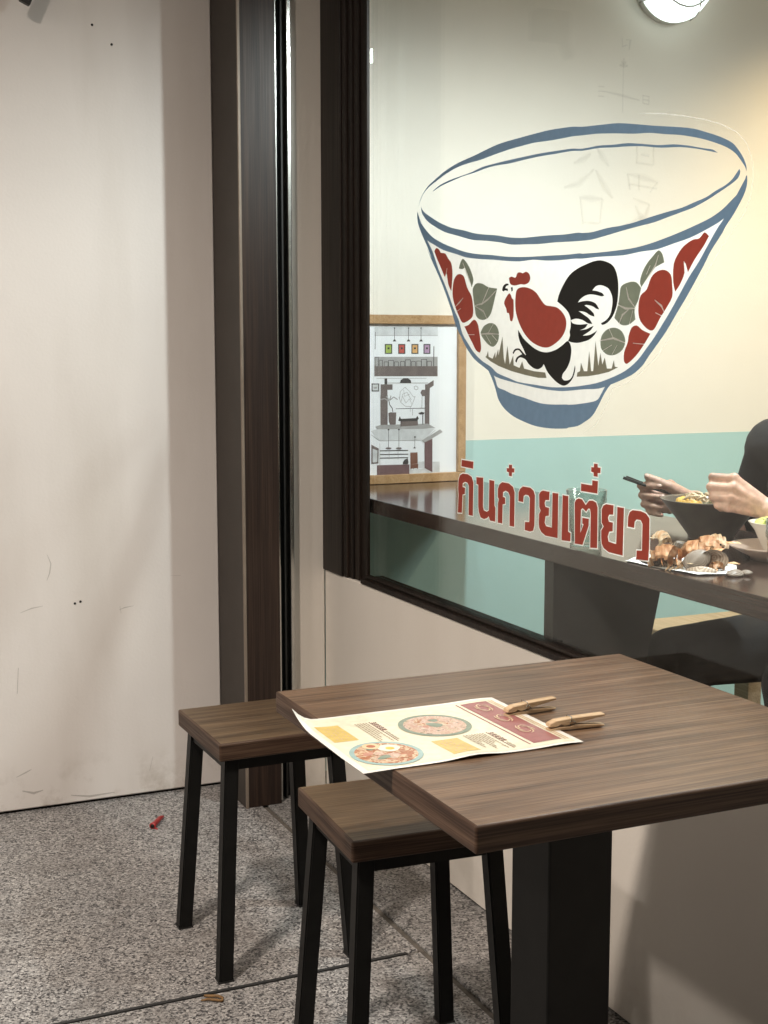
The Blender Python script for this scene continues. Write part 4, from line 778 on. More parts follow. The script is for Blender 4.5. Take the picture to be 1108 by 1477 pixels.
pendant(1.70, 2.455, 2.30, 'dark metal pendant lamp hanging over the tumbler of water', PENDANT*0.22, (0.95, 0.99, 1.0), 2.85, 0.115, 0.022)

rp = thing('fill_panel', 'added unseen square fill light panel on the shop ceiling', 'ceiling lamp', (3.7, 0.7, 2.85))  # panel added out of view as room fill, brightens the upper end wall
box('panel_frame', -0.45, 0.45, -0.45, 0.45, -0.03, 0.0, M['white_enamel'], rp)
light('lamp_light', 'AREA', (0, 0, -0.04), ROOM_FILL, (1.0, 0.97, 0.9), rp, shape='SQUARE', size=0.8)
ws = thing('warm_spot', 'small warm ceiling spotlight near the end wall inside', 'spotlight', (3.36, 3.0, 2.85))
lathe('can', [(0.05, 0.0), (0.05, -0.14), (0.045, -0.14), (0.042, -0.02), (0, -0.02)], M['dark_metal'], ws, 24)
light('lamp_light', 'SPOT', (0, 0, -0.12), WARM*8, (1.0, 0.68, 0.32), ws, spot_size=R(115), spot_blend=0.8, shadow_soft_size=0.04)

bl = thing('bulkhead_lamp', 'round white caged wall lamp lit on the cream interior wall', 'wall lamp', (2.606, BY, 2.378))
bm = bmesh.new(); add_lathe(bm, [(0, 0.0), (0.128, 0.0), (0.128, 0.02), (0.125, 0.03), (0, 0.03)], 40)
o = finish('base_plate', bm, M['white_enamel'], bl, True); o.rotation_euler = (R(90), 0, 0)
bm = bmesh.new(); add_lathe(bm, [(0.13, 0.03), (0.131, 0.05), (0.118, 0.085), (0.085, 0.112), (0.04, 0.126), (0, 0.129)], 40)
o = finish('globe', bm, M['globe'], bl, True); o.rotation_euler = (R(90), 0, 0)
for a in (35, 125):
    pts = []
    for k in range(13):
        t = -90 + 15*k
        rr = 0.138*math.sin(R(t)); hh = 0.02 + 0.117*math.cos(R(t))
        pts.append((rr*math.cos(R(a)), -hh, rr*math.sin(R(a))))
    tube('cage_wire', pts, 0.0026, M['steel'], bl)
pts = [(0.098*math.cos(R(k*15)), -0.108, 0.098*math.sin(R(k*15))) for k in range(25)]
tube('cage_ring', pts, 0.0026, M['steel'], bl)

# dark bracket at the top of the white wall
br = thing('wall_bracket', 'dark tilted metal bracket fixed high on the white wall', 'bracket', (0.628, BY, 2.10))
o = box('arm', -0.014, 0.014, -0.075, -0.055, 0.0, 0.13, M['dark_metal'], br, 0.002, 1); o.rotation_euler = (0, R(24), 0)
box('wall_plate', -0.01, 0.10, -0.055, 0.0, 0.055, 0.14, M['dark_metal'], br, 0.002, 1)

# ---------------------------------------------------------------- table and stools
TZ = 0.745
tb = thing('cafe_table', 'small square wood-topped pedestal table with a menu on it', 'table', (0.963, 1.531, 0))
hx, hy = 0.303, 0.312
bm = bmesh.new()
add_box(bm, -hx, hx, -hy, hy, TZ-0.032, TZ, 0.0030, 3)
top = finish('table_top', bm, M['table_top'], tb)
top.data.materials.append(M['table_edge'])
for p in top.data.polygons:
    if abs(p.normal.z) < 0.97: p.material_index = 1
box('column', -0.05, 0.05, -0.05, 0.05, 0.017, TZ-0.0435, M['black_steel'], tb, 0.003, 2)
box('top_plate', -0.17, 0.17, -0.17, 0.17, TZ-0.043, TZ-0.0325, M['black_steel'], tb)
box('foot_plate', -0.21, 0.21, -0.21, 0.21, 0.001, 0.0165, M['black_steel'], tb, 0.004, 2)

SZ = 0.483
def make_stool(label, loc, rz):
    t = thing('stool', label, 'stool', loc, rz, 'wood and black metal stools at the table')
    h = 0.143
    bm = bmesh.new(); add_box(bm, -h, h, -h, h, SZ-0.036, SZ, 0.0042, 3)
    s = finish('seat', bm, M['stool_top'], t)
    s.data.materials.append(M['table_edge'])
    for p in s.data.polygons:
        if abs(p.normal.z) < 0.97: p.material_index = 1
    a, f = 0.112, 0.139
    for i in (-1, 1):
        for j in (-1, 1):
            bm = bmesh.new(); add_prism(bm, (i*f, j*f, 0.004), (i*a, j*a, SZ-0.0365), 0.0145, 0.0145)
            es = [e for e in bm.edges if abs((e.verts[0].co-e.verts[1].co).z) > 0.2]
            bmesh.ops.bevel(bm, geom=es, offset=0.0025, segments=2, affect='EDGES')
            leg = finish('leg', bm, M['black_steel'], t)
            bm = bmesh.new(); add_prism(bm, (i*f, j*f, 0.0), (i*f, j*f, 0.0035), 0.0155, 0.0155)
            finish('foot_cap', bm, M['dark_metal'], leg)
    for i in (-1, 1):
        box('apron_bar', i*a-0.0115, i*a+0.0115, -a+0.0145, a-0.0145, SZ-0.061, SZ-0.0368, M['black_steel'], t)
        box('apron_bar', -a+0.0145, a-0.0145, i*a-0.0115, i*a+0.0115, SZ-0.061, SZ-0.0368, M['black_steel'], t)
    return t
make_stool('wood-topped black stool standing by the dark post and white wall', (0.905, 2.60, 0), R(0.5))
make_stool('wood-topped black stool pushed part way under the table', (0.945, 2.005, 0), R(-3.5))

# ---------------------------------------------------------------- menu with clothes pegs
def menu_h(x, y):
    z = TZ + 0.0012
    over = max(0.0, 0.66 - x)
    z += 0.10*over*max(0.0, (y-1.50)/0.17)*0.9 - 0.02*over
    z += 0.016*max(0.0, (0.652-x)/0.03)**2*max(0.0, (y-1.60)/0.073)**2
    z += 0.0035*math.exp(-((x-0.775)/0.03)**2 - ((y-1.432)/0.05)**2)
    z += 0.0022*math.exp(-((x-0.90)/0.03)**2)*0.7
    return z
X0, X1, Y0, Y1 = 0.622, 0.930, 1.430, 1.673
def menu_sheet(name, x0, x1, y0, y1, mat, parent, dz, thick=0.0, nx=34, ny=14):
    bm = bmesh.new(); g = []
    for i in range(nx+1):
        for j in range(ny+1):
            x = x0+(x1-x0)*i/nx; y = y0+(y1-y0)*j/ny
            g.append(bm.verts.new((x, y, menu_h(x, y)+dz)))
    for i in range(nx):
        for j in range(ny):
            k = i*(ny+1)+j; bm.faces.new((g[k], g[k+ny+1], g[k+ny+2], g[k+1]))
    if thick:
        bmesh.ops.solidify(bm, geom=bm.faces[:], thickness=thick)
    return finish(name, bm, mat, parent, not thick, bool(thick))
mn = thing('menu', 'laminated cream menu sheet with bowl pictures overhanging the table edge', 'menu')
menu_sheet('laminate', X0, X1, Y0, Y1, M['laminate'], mn, 0.0004)
def ink(n, c, r=0.22): M[n] = plain(n, [v*0.80 for v in c], r, 0, 0.08, 90)
ink('m_cream', (0.84, 0.78, 0.60)); ink('m_maroon', (0.34, 0.12, 0.115)); ink('m_yellow', (0.70, 0.52, 0.18)); ink('m_teal', (0.36, 0.50, 0.48)); ink('m_green', (0.24, 0.29, 0.22))
ink('m_soup', (0.48, 0.17, 0.09)); ink('m_noodle', (0.78, 0.58, 0.36)); ink('m_egg', (0.86, 0.82, 0.68)); ink('m_yolk', (0.80, 0.50, 0.10)); ink('m_meat', (0.58, 0.30, 0.22)); ink('m_text', (0.22, 0.06, 0.05)); ink('m_fine', (0.42, 0.34, 0.25)); ink('m_gold', (0.66, 0.46, 0.30)); ink('m_white', (0.82, 0.80, 0.76))
menu_sheet('printed_sheet', X0+0.009, X1-0.008, Y0+0.007, Y1-0.007, M['m_cream'], mn, 0.0006)
lay = [0]
def mprint(name, pts, mat, z=0.0008):
    lay[0] += 1
    bm = bmesh.new()
    flat(bm, pts, lambda a, b: (a, b, menu_h(a, b)+z+lay[0]*1.0e-6))
    finish(name, bm, M[mat], mn, False)
def rect(x0, x1, y0, y1): return [(x0,y0),(x1,y0),(x1,y1),(x0,y1)]
def blob(cx, cy, rx, ry, n=22, a=0.0, wob=0.0, seed=1):
    rnd = random.Random(seed); ph = [rnd.uniform(0, 6.28) for _ in range(3)]
    out = []
    for k in range(n):
        t = 2*math.pi*k/n
        q = 1+wob*(math.sin(2*t+ph[0])+0.7*math.sin(3*t+ph[1])+0.5*math.sin(5*t+ph[2]))
        u, v = rx*q*math.cos(t), ry*q*math.sin(t)
        out.append((cx+u*math.cos(a)-v*math.sin(a), cy+u*math.sin(a)+v*math.cos(a)))
    return out
menu_sheet('heading_panel', 0.868, 0.9095, 1.450, 1.654, M['m_maroon'], mn, 0.0009, 0, 8, 10)
for xx in (0.862, 0.914, 0.9185):
    menu_sheet('rule_line', xx-0.0011, xx+0.0011, 1.448, 1.655, M['m_maroon' if xx < 0.9 else 'm_gold'], mn, 0.0010, 0, 1, 10)
for k, cy in enumerate((1.622, 1.565, 1.508)):
    for q in range(5):
        a = q*1.26+k
        mprint('heading_flourish', ribbon([(0.889+0.011*math.cos(a+t*0.5)*(1-t*0.12), cy+0.020*math.sin(a+t*0.5)*(1-t*0.12)) for t in range(5)], 0.0022), 'm_gold', 0.0016)
for (x0, x1, y0, y1) in ((0.637, 0.671, 1.557, 1.630), (0.752, 0.790, 1.447, 1.512)):
    menu_sheet('note_box', x0, x1, y0, y1, M['m_yellow'], mn, 0.0009, 0, 6, 6)
    for r_ in range(4):
        for c_ in range(6):
            if random.random() < 0.7:
                xx = x0+0.007+r_*0.0065; yy = y0+0.008+c_*0.0095
                mprint('note_mark', rect(xx, xx+0.0016, yy, yy+random.uniform(0.003, 0.006)), 'm_gold', 0.0013)
for (xt, ya, yb, xb0, xb1) in ((0.7195, 1.535, 1.627, 0.690, 0.713), (0.8405, 1.447, 1.520, 0.800, 0.833)):
    mprint('rule_line', rect(xt-0.0048, xt-0.0036, ya-0.003, yb), 'm_text', 0.0010)
    for c_ in range(5):
        yy = yb-0.004-c_*0.0085
        for s_ in range(3):
            mprint('title_stroke', rect(xt-0.0028+s_*0.0026, xt-0.0014+s_*0.0026, yy-0.0062, yy), 'm_text', 0.0011)
        mprint('title_stroke', rect(xt-0.0028, xt+0.0038, yy-0.0038+0.001*(c_%3), yy-0.0024+0.001*(c_%3)), 'm_text', 0.00115)
    for c_ in range(8):
        yy = yb-0.050-c_*0.0048
        if yy > ya: mprint('title_stroke', rect(xt-0.0018, xt+0.0008+0.0008*(c_%2), yy-0.003, yy), 'm_fine', 0.0011)
    nl = int((xb1-xb0)/0.0040)
    for l_ in range(nl):
        xx = xb1-0.0030-l_*0.0040; yy = yb-0.002
        while yy > ya+0.012*((l_*7)%4):
            w = random.uniform(0.003, 0.009)
            mprint('text_line', rect(xx-0.0012, xx+0.0008, max(yy-w, ya), yy), 'm_fine', 0.0010); yy -= w+0.0018
def food_print(name, cols, sc):
    m, nt, bs = nodes(name); mp = coords(nt)
    no = N(nt, 'ShaderNodeTexNoise'); no.inputs['Scale'].default_value = sc; no.inputs['Detail'].default_value = 3; no.inputs['Distortion'].default_value = 1.2
    nt.links.new(mp.outputs[0], no.inputs['Vector'])
    n = len(cols); r = ramp(nt, [(0.30+0.40*i/(n-1), [v*0.72 for v in c]) for i, c in enumerate(cols)]); nt.links.new(no.outputs['Fac'], r.inputs[0]); nt.links.new(r.outputs[0], bs.inputs['Base Color'])
    bs.inputs['Roughness'].default_value = 0.22; M[name] = m
food_print('m_food1', ((0.30,0.10,0.05),(0.55,0.22,0.12),(0.42,0.16,0.08),(0.74,0.50,0.32),(0.80,0.66,0.48),(0.45,0.20,0.10)), 95)
food_print('m_food2', ((0.16,0.17,0.10),(0.66,0.42,0.34),(0.78,0.62,0.50),(0.60,0.34,0.26),(0.74,0.58,0.42),(0.30,0.24,0.14)), 80)
def bowl_print(cx, cy, rx, ry, rim, base, parts, sd):
    mprint('bowl_picture', blob(cx, cy, rx, ry, 40), rim, 0.00100)
    mprint('bowl_picture', blob(cx, cy, rx*0.86, ry*0.86, 40), base, 0.00105)
    rnd = random.Random(sd)
    for i, (m_, n_) in enumerate(parts):
        for _ in range(n_):
            t = rnd.uniform(0, 6.28); q = rnd.uniform(0, 0.58)
            mprint('bowl_topping', blob(cx+rx*q*math.cos(t), cy+ry*q*math.sin(t), rx*rnd.uniform(0.10, 0.26), ry*rnd.uniform(0.08, 0.18), 14, rnd.uniform(0, 3), 0.12, rnd.randint(0, 999)), m_, 0.0011+0.00004*i)
bowl_print(0.679, 1.490, 0.046, 0.050, 'm_teal', 'm_food1', (('m_meat', 4), ('m_food2', 5), ('m_green', 3), ('m_food1', 4)), 3)
mprint('bowl_topping', blob(0.690, 1.507, 0.014, 0.015, 18, 0, 0.04, 4), 'm_egg', 0.0014); mprint('bowl_topping', blob(0.691, 1.505, 0.006, 0.0065, 14), 'm_yolk', 0.00145)
mprint('bowl_topping', blob(0.672, 1.522, 0.012, 0.012, 18, 0, 0.04, 6), 'm_noodle', 0.0014); mprint('bowl_topping', blob(0.672, 1.522, 0.006, 0.006, 14), 'm_soup', 0.00145)
bowl_print(0.790, 1.577, 0.049, 0.052, 'm_green', 'm_food2', (('m_meat', 3), ('m_food2', 5), ('m_egg', 1), ('m_food1', 4), ('m_green', 2)), 11)

def peg(label, loc, rz):
    t = thing('clothes_peg', label, 'clothes peg', loc, rz, 'wooden clothes pegs clipped to the menu')
    t.scale = (1.08, 1.25, 1.1)
    # profile in x (length) and z; jaws at x=0 closed on the sheet, tails open at x=0.076
    def arm(name, prof):
        bm = bmesh.new()
        a = [bm.verts.new((x, -0.0048, z)) for x, z in prof]; b = [bm.verts.new((x, 0.0048, z)) for x, z in prof]
        bm.faces.new(a); bm.faces.new(b[::-1])
        n = len(prof)
        for i in range(n): bm.faces.new((a[i], a[(i+1)%n], b[(i+1)%n], b[i]))
        bmesh.ops.recalc_face_normals(bm, faces=bm.faces)
        es = [e for e in bm.edges if len(e.link_faces) == 2 and e.calc_face_angle(0) > 0.9]
        bmesh.ops.bevel(bm, geom=es, offset=0.0007, segments=1, affect='EDGES')
        return finish(name, bm, M['pin_wood'], t)
    arm('upper_arm', [(0.0, 0.0028), (0.004, 0.0024), (0.012, 0.0024), (0.017, 0.0050), (0.022, 0.0024), (0.034, 0.0044), (0.077, 0.0100), (0.077, 0.0128), (0.036, 0.0118), (0.010, 0.0098), (0.002, 0.0068)])
    arm('lower_arm', [(0.0, -0.0004), (0.002, -0.0026), (0.018, -0.0028), (0.034, -0.0027), (0.076, -0.0027), (0.077, -0.0002), (0.036, 0.0030), (0.030, 0.0012), (0.022, 0.0016), (0.012, 0.0014)])
    pts = []
    for k in range(33):
        a = k*2*math.pi/8
        pts.append((0.032+0.0042*math.cos(a), -0.0056+0.0112*k/32, 0.0040+0.0042*math.sin(a)))
    tube('spring', pts, 0.0006, M['steel'], t, 6)
    tube('spring_arm', [(0.0300, -0.0056, 0.0080), (0.0300, -0.0056, 0.0132), (0.0300, 0.0056, 0.0132), (0.0300, 0.0056, 0.0080)], 0.0006, M['steel'], t, 6)
peg('wooden clothes peg clipped over the middle of the menu heading strip', (0.898, 1.578, TZ+0.0046), R(5))
peg('wooden clothes peg clipped close to the corner of the menu heading strip', (0.914, 1.494, TZ+0.0046), R(-5))

# ---------------------------------------------------------------- window decals
def on_glass(depth): return lambda a, b: (GX-0.0003-depth, a, b)
dc = thing('bowl_decal', 'large rooster bowl sticker in blue, red and black on the window glass', 'window decal')
dl = [0]
def decal(name, pts, mat, parent=dc, smooth=True, depth=0.0):
    dl[0] += 1
    bm = bmesh.new(); flat(bm, smooth_outline(pts) if smooth else pts, on_glass(depth+dl[0]*0.000006))
    return finish(name, bm, M[mat], parent)
decal('white_backing', ART['white_body'], 'v_white')
for k, nm in (('rim_back', 'rim_line'), ('rim_inner', 'rim_line'), ('lip', 'rim_line'), ('side', 'bowl_side'), ('band', 'rim_line'), ('foot', 'bowl_foot')):
    decal(nm, ART[k], 'v_blue', depth=0.0003)
for k in ('grass_left', 'grass_right'):
    decal('grass', ART[k], 'v_olive', smooth=False, depth=0.0003)
for i in range(1, 7):
    decal('leaf', ART['leaf%d' % i], 'v_green', depth=0.0003)
    decal('petal', ART['petal%d' % i], 'v_red', depth=0.0003)
for v in VEINS: decal('vein', ribbon(v, 0.0042), 'v_white', smooth=False, depth=0.0006)
ro = bpy.data.objects.new('rooster', None); link(ro, dc)
for k, nm, m_ in (('body', 'body', 'v_red'), ('comb', 'comb', 'v_red'), ('wattle', 'wattle', 'v_red'), ('tail', 'tail', 'v_black'), ('legs', 'legs', 'v_black'), ('beak', 'beak', 'v_black'), ('eye', 'eye', 'v_black')):
    decal(nm, ART[k], m_, ro, depth=0.0003)
for f in FILM_EDGE: decal('film_edge', ribbon(f, 0.0012), 'v_film', smooth=False)

lt = thing('window_lettering', 'red Thai lettering with white outline along the lower window', 'lettering')
for k, pts in LETTERS.items():
    L = decal('letter', pts, 'v_red', lt, False, 0.0003)
    decal('letter_outline', grow(pts, 0.0024), 'v_white', L, False)

# faint grey strokes on the interior wall, each with a wider soft copy
def on_wall(px): return lambda a, b: (a, BY-0.0006, b)
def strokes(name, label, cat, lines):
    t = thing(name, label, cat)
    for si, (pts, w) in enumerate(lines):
        bm = bmesh.new(); flat(bm, ribbon(pts, w), lambda a, b: (a, BY-0.0008-0.00002*si, b)); s_ = finish('stroke', bm, M['faint_grey'], t)
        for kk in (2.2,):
            bm = bmesh.new(); flat(bm, ribbon(pts, w*kk), lambda a, b: (a, BY-0.0020-0.0004*kk-0.000012*si, b)); finish('soft_stroke', bm, M['faint_grey_soft'], s_)
strokes('compass_mark', 'faint grey compass cross with an arrow on the cream wall', 'wall drawing', [
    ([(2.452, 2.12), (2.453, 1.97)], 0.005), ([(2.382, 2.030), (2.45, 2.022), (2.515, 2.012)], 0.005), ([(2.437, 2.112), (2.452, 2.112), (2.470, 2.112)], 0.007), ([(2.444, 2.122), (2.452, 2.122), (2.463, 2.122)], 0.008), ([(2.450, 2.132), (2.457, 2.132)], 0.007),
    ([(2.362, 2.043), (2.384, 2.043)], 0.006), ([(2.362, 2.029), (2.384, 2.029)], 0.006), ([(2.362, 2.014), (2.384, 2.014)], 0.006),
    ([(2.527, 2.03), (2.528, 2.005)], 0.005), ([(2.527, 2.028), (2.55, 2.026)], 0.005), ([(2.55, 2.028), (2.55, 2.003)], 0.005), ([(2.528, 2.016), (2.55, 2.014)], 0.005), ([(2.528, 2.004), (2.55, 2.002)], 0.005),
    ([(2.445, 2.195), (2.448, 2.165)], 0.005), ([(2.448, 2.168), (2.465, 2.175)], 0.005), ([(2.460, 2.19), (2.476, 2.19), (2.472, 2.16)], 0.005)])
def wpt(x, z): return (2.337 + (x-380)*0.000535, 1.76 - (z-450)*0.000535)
strokes('faint_characters', 'faint blurred characters on the cream wall behind the bowl sticker', 'wall drawing', [
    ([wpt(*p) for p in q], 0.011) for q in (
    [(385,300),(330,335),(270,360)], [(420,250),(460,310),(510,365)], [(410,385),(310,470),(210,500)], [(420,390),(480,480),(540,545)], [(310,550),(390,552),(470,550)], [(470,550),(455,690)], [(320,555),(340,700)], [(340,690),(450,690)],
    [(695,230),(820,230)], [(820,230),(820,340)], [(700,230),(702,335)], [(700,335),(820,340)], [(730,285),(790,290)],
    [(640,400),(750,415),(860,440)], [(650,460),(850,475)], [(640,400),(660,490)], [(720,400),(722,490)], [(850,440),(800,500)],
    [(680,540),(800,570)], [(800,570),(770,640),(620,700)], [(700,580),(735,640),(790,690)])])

# ---------------------------------------------------------------- counter inside
CZ = 0.853
ct = thing('window_counter', 'long dark brown counter inside the window on a dark panel', 'counter', (1.432, 0, 0))
box('counter_top', 0.0, 0.488, -0.6, BY-0.004, CZ-0.038, CZ, M['counter'], ct, 0.0025, 2)
def support(y):
    bm = bmesh.new()
    prof = [(0.028, 0.0), (0.11, 0.0), (0.285, CZ-0.0385), (0.004, CZ-0.0385), (0.004, 0.652), (0.028, 0.652)]
    a = [bm.verts.new((x, y, z)) for x, z in prof]; b = [bm.verts.new((x, y+0.035, z)) for x, z in prof]
    bm.faces.new(a); bm.faces.new(b[::-1])
    for i in range(len(prof)): bm.faces.new((a[i], a[(i+1)%len(prof)], b[(i+1)%len(prof)], b[i]))
    finish('support_panel', bm, M['panel'], ct)
support(2.33); support(0.6)

# framed drawing standing on the counter end
pf = thing('framed_drawing', 'oak framed sheet of grey room drawings standing on the counter', 'picture', (0, 0, 0))
fx0, fx1, fz0, fz1, fy0, fy1 = 1.437, 1.886, CZ+0.0006, 1.342, 3.566, 3.590
box('frame_bar', fx0, fx1, fy0, fy1, fz1-0.026, fz1, M['oak'], pf, 0.0015, 1)
box('frame_bar', fx0, fx1, fy0, fy1, fz0, fz0+0.026, M['oak'], pf, 0.0015, 1)
box('frame_bar', fx0, fx0+0.026, fy0, fy1, fz0+0.0265, fz1-0.0265, M['oak'], pf, 0.0015, 1)
box('frame_bar', fx1-0.026, fx1, fy0, fy1, fz0+0.0265, fz1-0.0265, M['oak'], pf, 0.0015, 1)
sh = box('drawing_sheet', fx0+0.0262, fx1-0.0262, 3.5786, 3.588, fz0+0.0264, fz1-0.0264, M['paper'], pf)
for n_, c_ in dict(pale=(0.60,0.62,0.64), grey=(0.36,0.36,0.36), ink=(0.055,0.05,0.05), brown=(0.16,0.13,0.125), wine=(0.16,0.095,0.10), chair=(0.20,0.09,0.06), green=(0.34,0.45,0.10), red=(0.50,0.09,0.07), orange=(0.62,0.36,0.14), violet=(0.42,0.28,0.42)).items():
    M['d_'+n_] = plain('d_'+n_, c_, 0.6, 0, 0.12, 40)
for i, (c_, pts) in enumerate(DRAWING):
    bm = bmesh.new(); flat(bm, pts, lambda a, b, i=i: (a, 3.5783-i*0.0000035, b))
    finish('drawn_mark', bm, M['d_'+c_], sh)

# tumblers
def tumbler(label, x, y, r0, r1, h, water):
    t = thing('glass_tumbler', label, 'glass', (x, y, CZ+0.0005))
    lathe('glass_wall', [(0, 0.0), (r0, 0.0), (r1, h), (r1-0.0012, h+0.0012), (r1-0.0024, h), (r0-0.0025, 0.010), (0, 0.010)], M['tumbler'], t, 40)
    for k in range(10):
        a = 2*math.pi*k/10; q = 0.82
        rr = (r0+(r1-r0)*q)
        bm = bmesh.new(); add_lathe(bm, [(0, 0.0016), (0.005, 0.0012), (0.007, 0.0)], 10)
        o = finish('dimple', bm, M['tumbler'], t, True)
        o.matrix_local = Matrix.Translation((rr*math.cos(a), rr*math.sin(a), h*q)) @ Matrix.Rotation(a, 4, 'Z') @ Matrix.Rotation(R(90), 4, 'Y')
    if water:
        ri = r0-0.003 + (r1-r0)*water
        lathe('water', [(0, 0.0105), (r0-0.0032, 0.0105), (ri, h*water), (0, h*water)], M['water'], t, 32)
    return t
M['water'] = clear_glass('water', (0.93, 0.96, 0.95), 0.8)
tumbler('clear glass tumbler of water behind the red lettering', 1.482, 2.285, 0.031, 0.041, 0.112, 0.55)
tumbler('clear glass tumbler beside the small bowl of lime', 1.466, 1.666, 0.031, 0.041, 0.125, 0)

# bowls, plate
def noodle_bowl():
    t = thing('noodle_bowl', 'wide dark grey bowl of noodles on the counter', 'bowl', (1.775, 2.262, CZ+0.0005))
    lathe('bowl', [(0, 0.0), (0.046, 0.0), (0.048, 0.008), (0.075, 0.045), (0.103, 0.080), (0.106, 0.083), (0.103, 0.0838), (0.099, 0.081), (0.070, 0.046), (0.042, 0.012), (0, 0.010)], M['bowl_dark'], t, 56)
    lathe('broth', [(0, 0.072), (0.0915, 0.072), (0.0905, 0.068), (0, 0.068)], M['broth'], t, 40)
    rnd = random.Random(4)
    for k in range(26):
        a = rnd.uniform(0, 6.28); q = rnd.uniform(0, 0.05); pts = []
        ox, oy = q*math.cos(a)+0.015, q*math.sin(a)-0.015
        d = rnd.uniform(0, 6.28)
        for s in range(7):
            pts.append((ox+0.008*s*math.cos(d)-0.02, oy+0.008*s*math.sin(d), 0.075+0.011*math.sin(s*0.9+k)+0.008))
            d += rnd.uniform(-0.5, 0.5)
        pts = [(x*min(1, 0.078/max(0.001, math.hypot(x, y))), y*min(1, 0.078/max(0.001, math.hypot(x, y))), z) for x, y, z in pts]
        tube('noodle', pts, 0.0024, M['noodle'], t, 6)
    for k in range(7):
        a = 2.2+k*0.22
        lathe('egg_piece', [(0, 0.0), (0.013, 0.003), (0.010, 0.014), (0, 0.018)], M['yolk'], t, 12, (0.062*math.cos(a), 0.062*math.sin(a), 0.068), 1.2, 0.8)
    for k in range(8):
        a = rnd.uniform(0, 6.28); q = rnd.uniform(0.02, 0.07)
        bm = bmesh.new()
        vs = [bm.verts.new((q*math.cos(a)+0.014*math.cos(a+u), q*math.sin(a)+0.010*math.sin(a+u), 0.078+0.008*math.sin(3*u))) for u in [i*1.05 for i in range(6)]]
        bmesh.ops.contextual_create(bm, geom=vs)
        finish('green_leaf', bm, M['greens'], t)
noodle_bowl()
pl = thing('side_plate', 'shallow pinkish plate under the small lime bowl', 'plate', (1.716, 1.985, CZ+0.0005))
lathe('dish', [(0, 0.0), (0.05, 0.0), (0.052, 0.004), (0.090, 0.024), (0.0915, 0.027), (0.088, 0.027), (0.05, 0.008), (0, 0.007)], M['plate_pink'], pl, 48)
sb = thing('lime_bowl', 'small pale bowl heaped with green lime slices on the plate', 'bowl', (1.722, 1.992, CZ+0.0082))
lathe('bowl', [(0, 0.0), (0.026, 0.0), (0.028, 0.006), (0.045, 0.045), (0.0565, 0.060), (0.0575, 0.062), (0.055, 0.062), (0.042, 0.045), (0.024, 0.010), (0, 0.009)], M['china'], sb, 40)
for k in range(7):
    a = k*0.9; bm = bmesh.new(); add_lathe(bm, [(0, 0.0), (0.024, 0.0), (0.0245, 0.002), (0.022, 0.004), (0, 0.004)], 20)
    o = finish('lime_slice', bm, M['green_soup'], sb, True)
    o.matrix_local = Matrix.Translation((0.022*math.cos(a), 0.022*math.sin(a), 0.053+0.002*k)) @ Matrix.Rotation(R(18), 4, Vector((math.cos(a*2), math.sin(a*2), 0)))

# napkin and shells
nk = [(1.434, 2.078), (1.489, 2.112), (1.539, 2.125), (1.600, 2.06), (1.585, 1.945), (1.515, 1.888), (1.462, 1.897), (1.452, 1.952), (1.446, 1.995)]
bm = bmesh.new()
flat(bm, smooth_outline(nk, 3), lambda a, b: (a, b, CZ+0.0012+0.0010*(1+math.sin(a*90+b*60))))
npk = finish('paper_napkin', bm, M['tissue']); tag(npk, 'white paper napkin under the heap of shells', 'napkin')

def shell_curl(label, loc, rz, tilt, mat, L=0.055, r=0.017):
    """peeled prawn shell: a curled row of overlapping half rings"""
    t = thing('prawn_shell', label, 'prawn shell', loc, rz, 'prawn shells heaped on the napkin')
    for k in range(6):
        bm = bmesh.new(); g = []
        for i in range(2):
            row = []
            for j in range(11):
                a = R(-25 + 23*j)
                rr = (r*(1-0.09*k))*(1.0+0.10*i)
                row.append(bm.verts.new((L*(k/6)+i*L*0.21, rr*math.cos(a), rr*math.sin(a)+0.012*math.sin(k*0.5))))
            g.append(row)
        for j in range(10): bm.faces.new((g[0][j], g[0][j+1], g[1][j+1], g[1][j]))
        bmesh.ops.solidify(bm, geom=bm.faces[:], thickness=0.0008)
        o = finish('shell_ring', bm, mat, t, True); o.rotation_euler = (0, tilt*0.4+0.10*k, 0.05*k)
    for k in range(5):
        bm = bmesh.new(); add_tube(bm, [(L*0.15*k, 0.006*(-1)**k, 0.0), (L*0.15*k-0.006, 0.014*(-1)**k, -0.008), (L*0.15*k-0.010, 0.018*(-1)**k, -0.012)], [0.0016, 0.0012, 0.0005], 5)
        finish('shell_leg', bm, mat, t, True)
    bm = bmesh.new()
    for s in (-1, 0, 1):
        flat(bm, [(L, 0), (L+0.020, 0.010*s-0.005), (L+0.024, 0.010*s), (L+0.020, 0.010*s+0.005)], lambda a, b: (a, b, 0.010))
    finish('tail_fan', bm, mat, t)
    return t
shell_curl('big orange prawn shell at the lettering end of the heap', (1.470, 1.965, CZ+0.020), R(118), -0.3, M['prawn'], 0.050, 0.019)
shell_curl('pale prawn tail standing up behind the big orange shell', (1.485, 2.020, CZ+0.034), R(80), -1.6, M['prawn_pale'], 0.034, 0.012)
shell_curl('orange prawn shell in the middle of the heap', (1.500, 1.990, CZ+0.026), R(-50), -0.4, M['prawn'], 0.050, 0.017)
shell_curl('orange prawn shell on top of the heap above the clam', (1.525, 1.985, CZ+0.034), R(-28), -0.5, M['prawn'], 0.044, 0.015)
shell_curl('pale orange prawn shell at the plate end of the heap', (1.560, 2.000, CZ+0.030), R(-30), -0.9, M['prawn_pale'], 0.038, 0.015)
shell_curl('thin pale prawn scrap at the foot of the heap', (1.458, 1.975, CZ+0.006), R(-60), 0.1, M['prawn_pale'], 0.026, 0.007)
shell_curl('orange prawn scrap tucked under the open clam', (1.500, 1.915, CZ+0.007), R(-20), 0.1, M['prawn'], 0.030, 0.008)
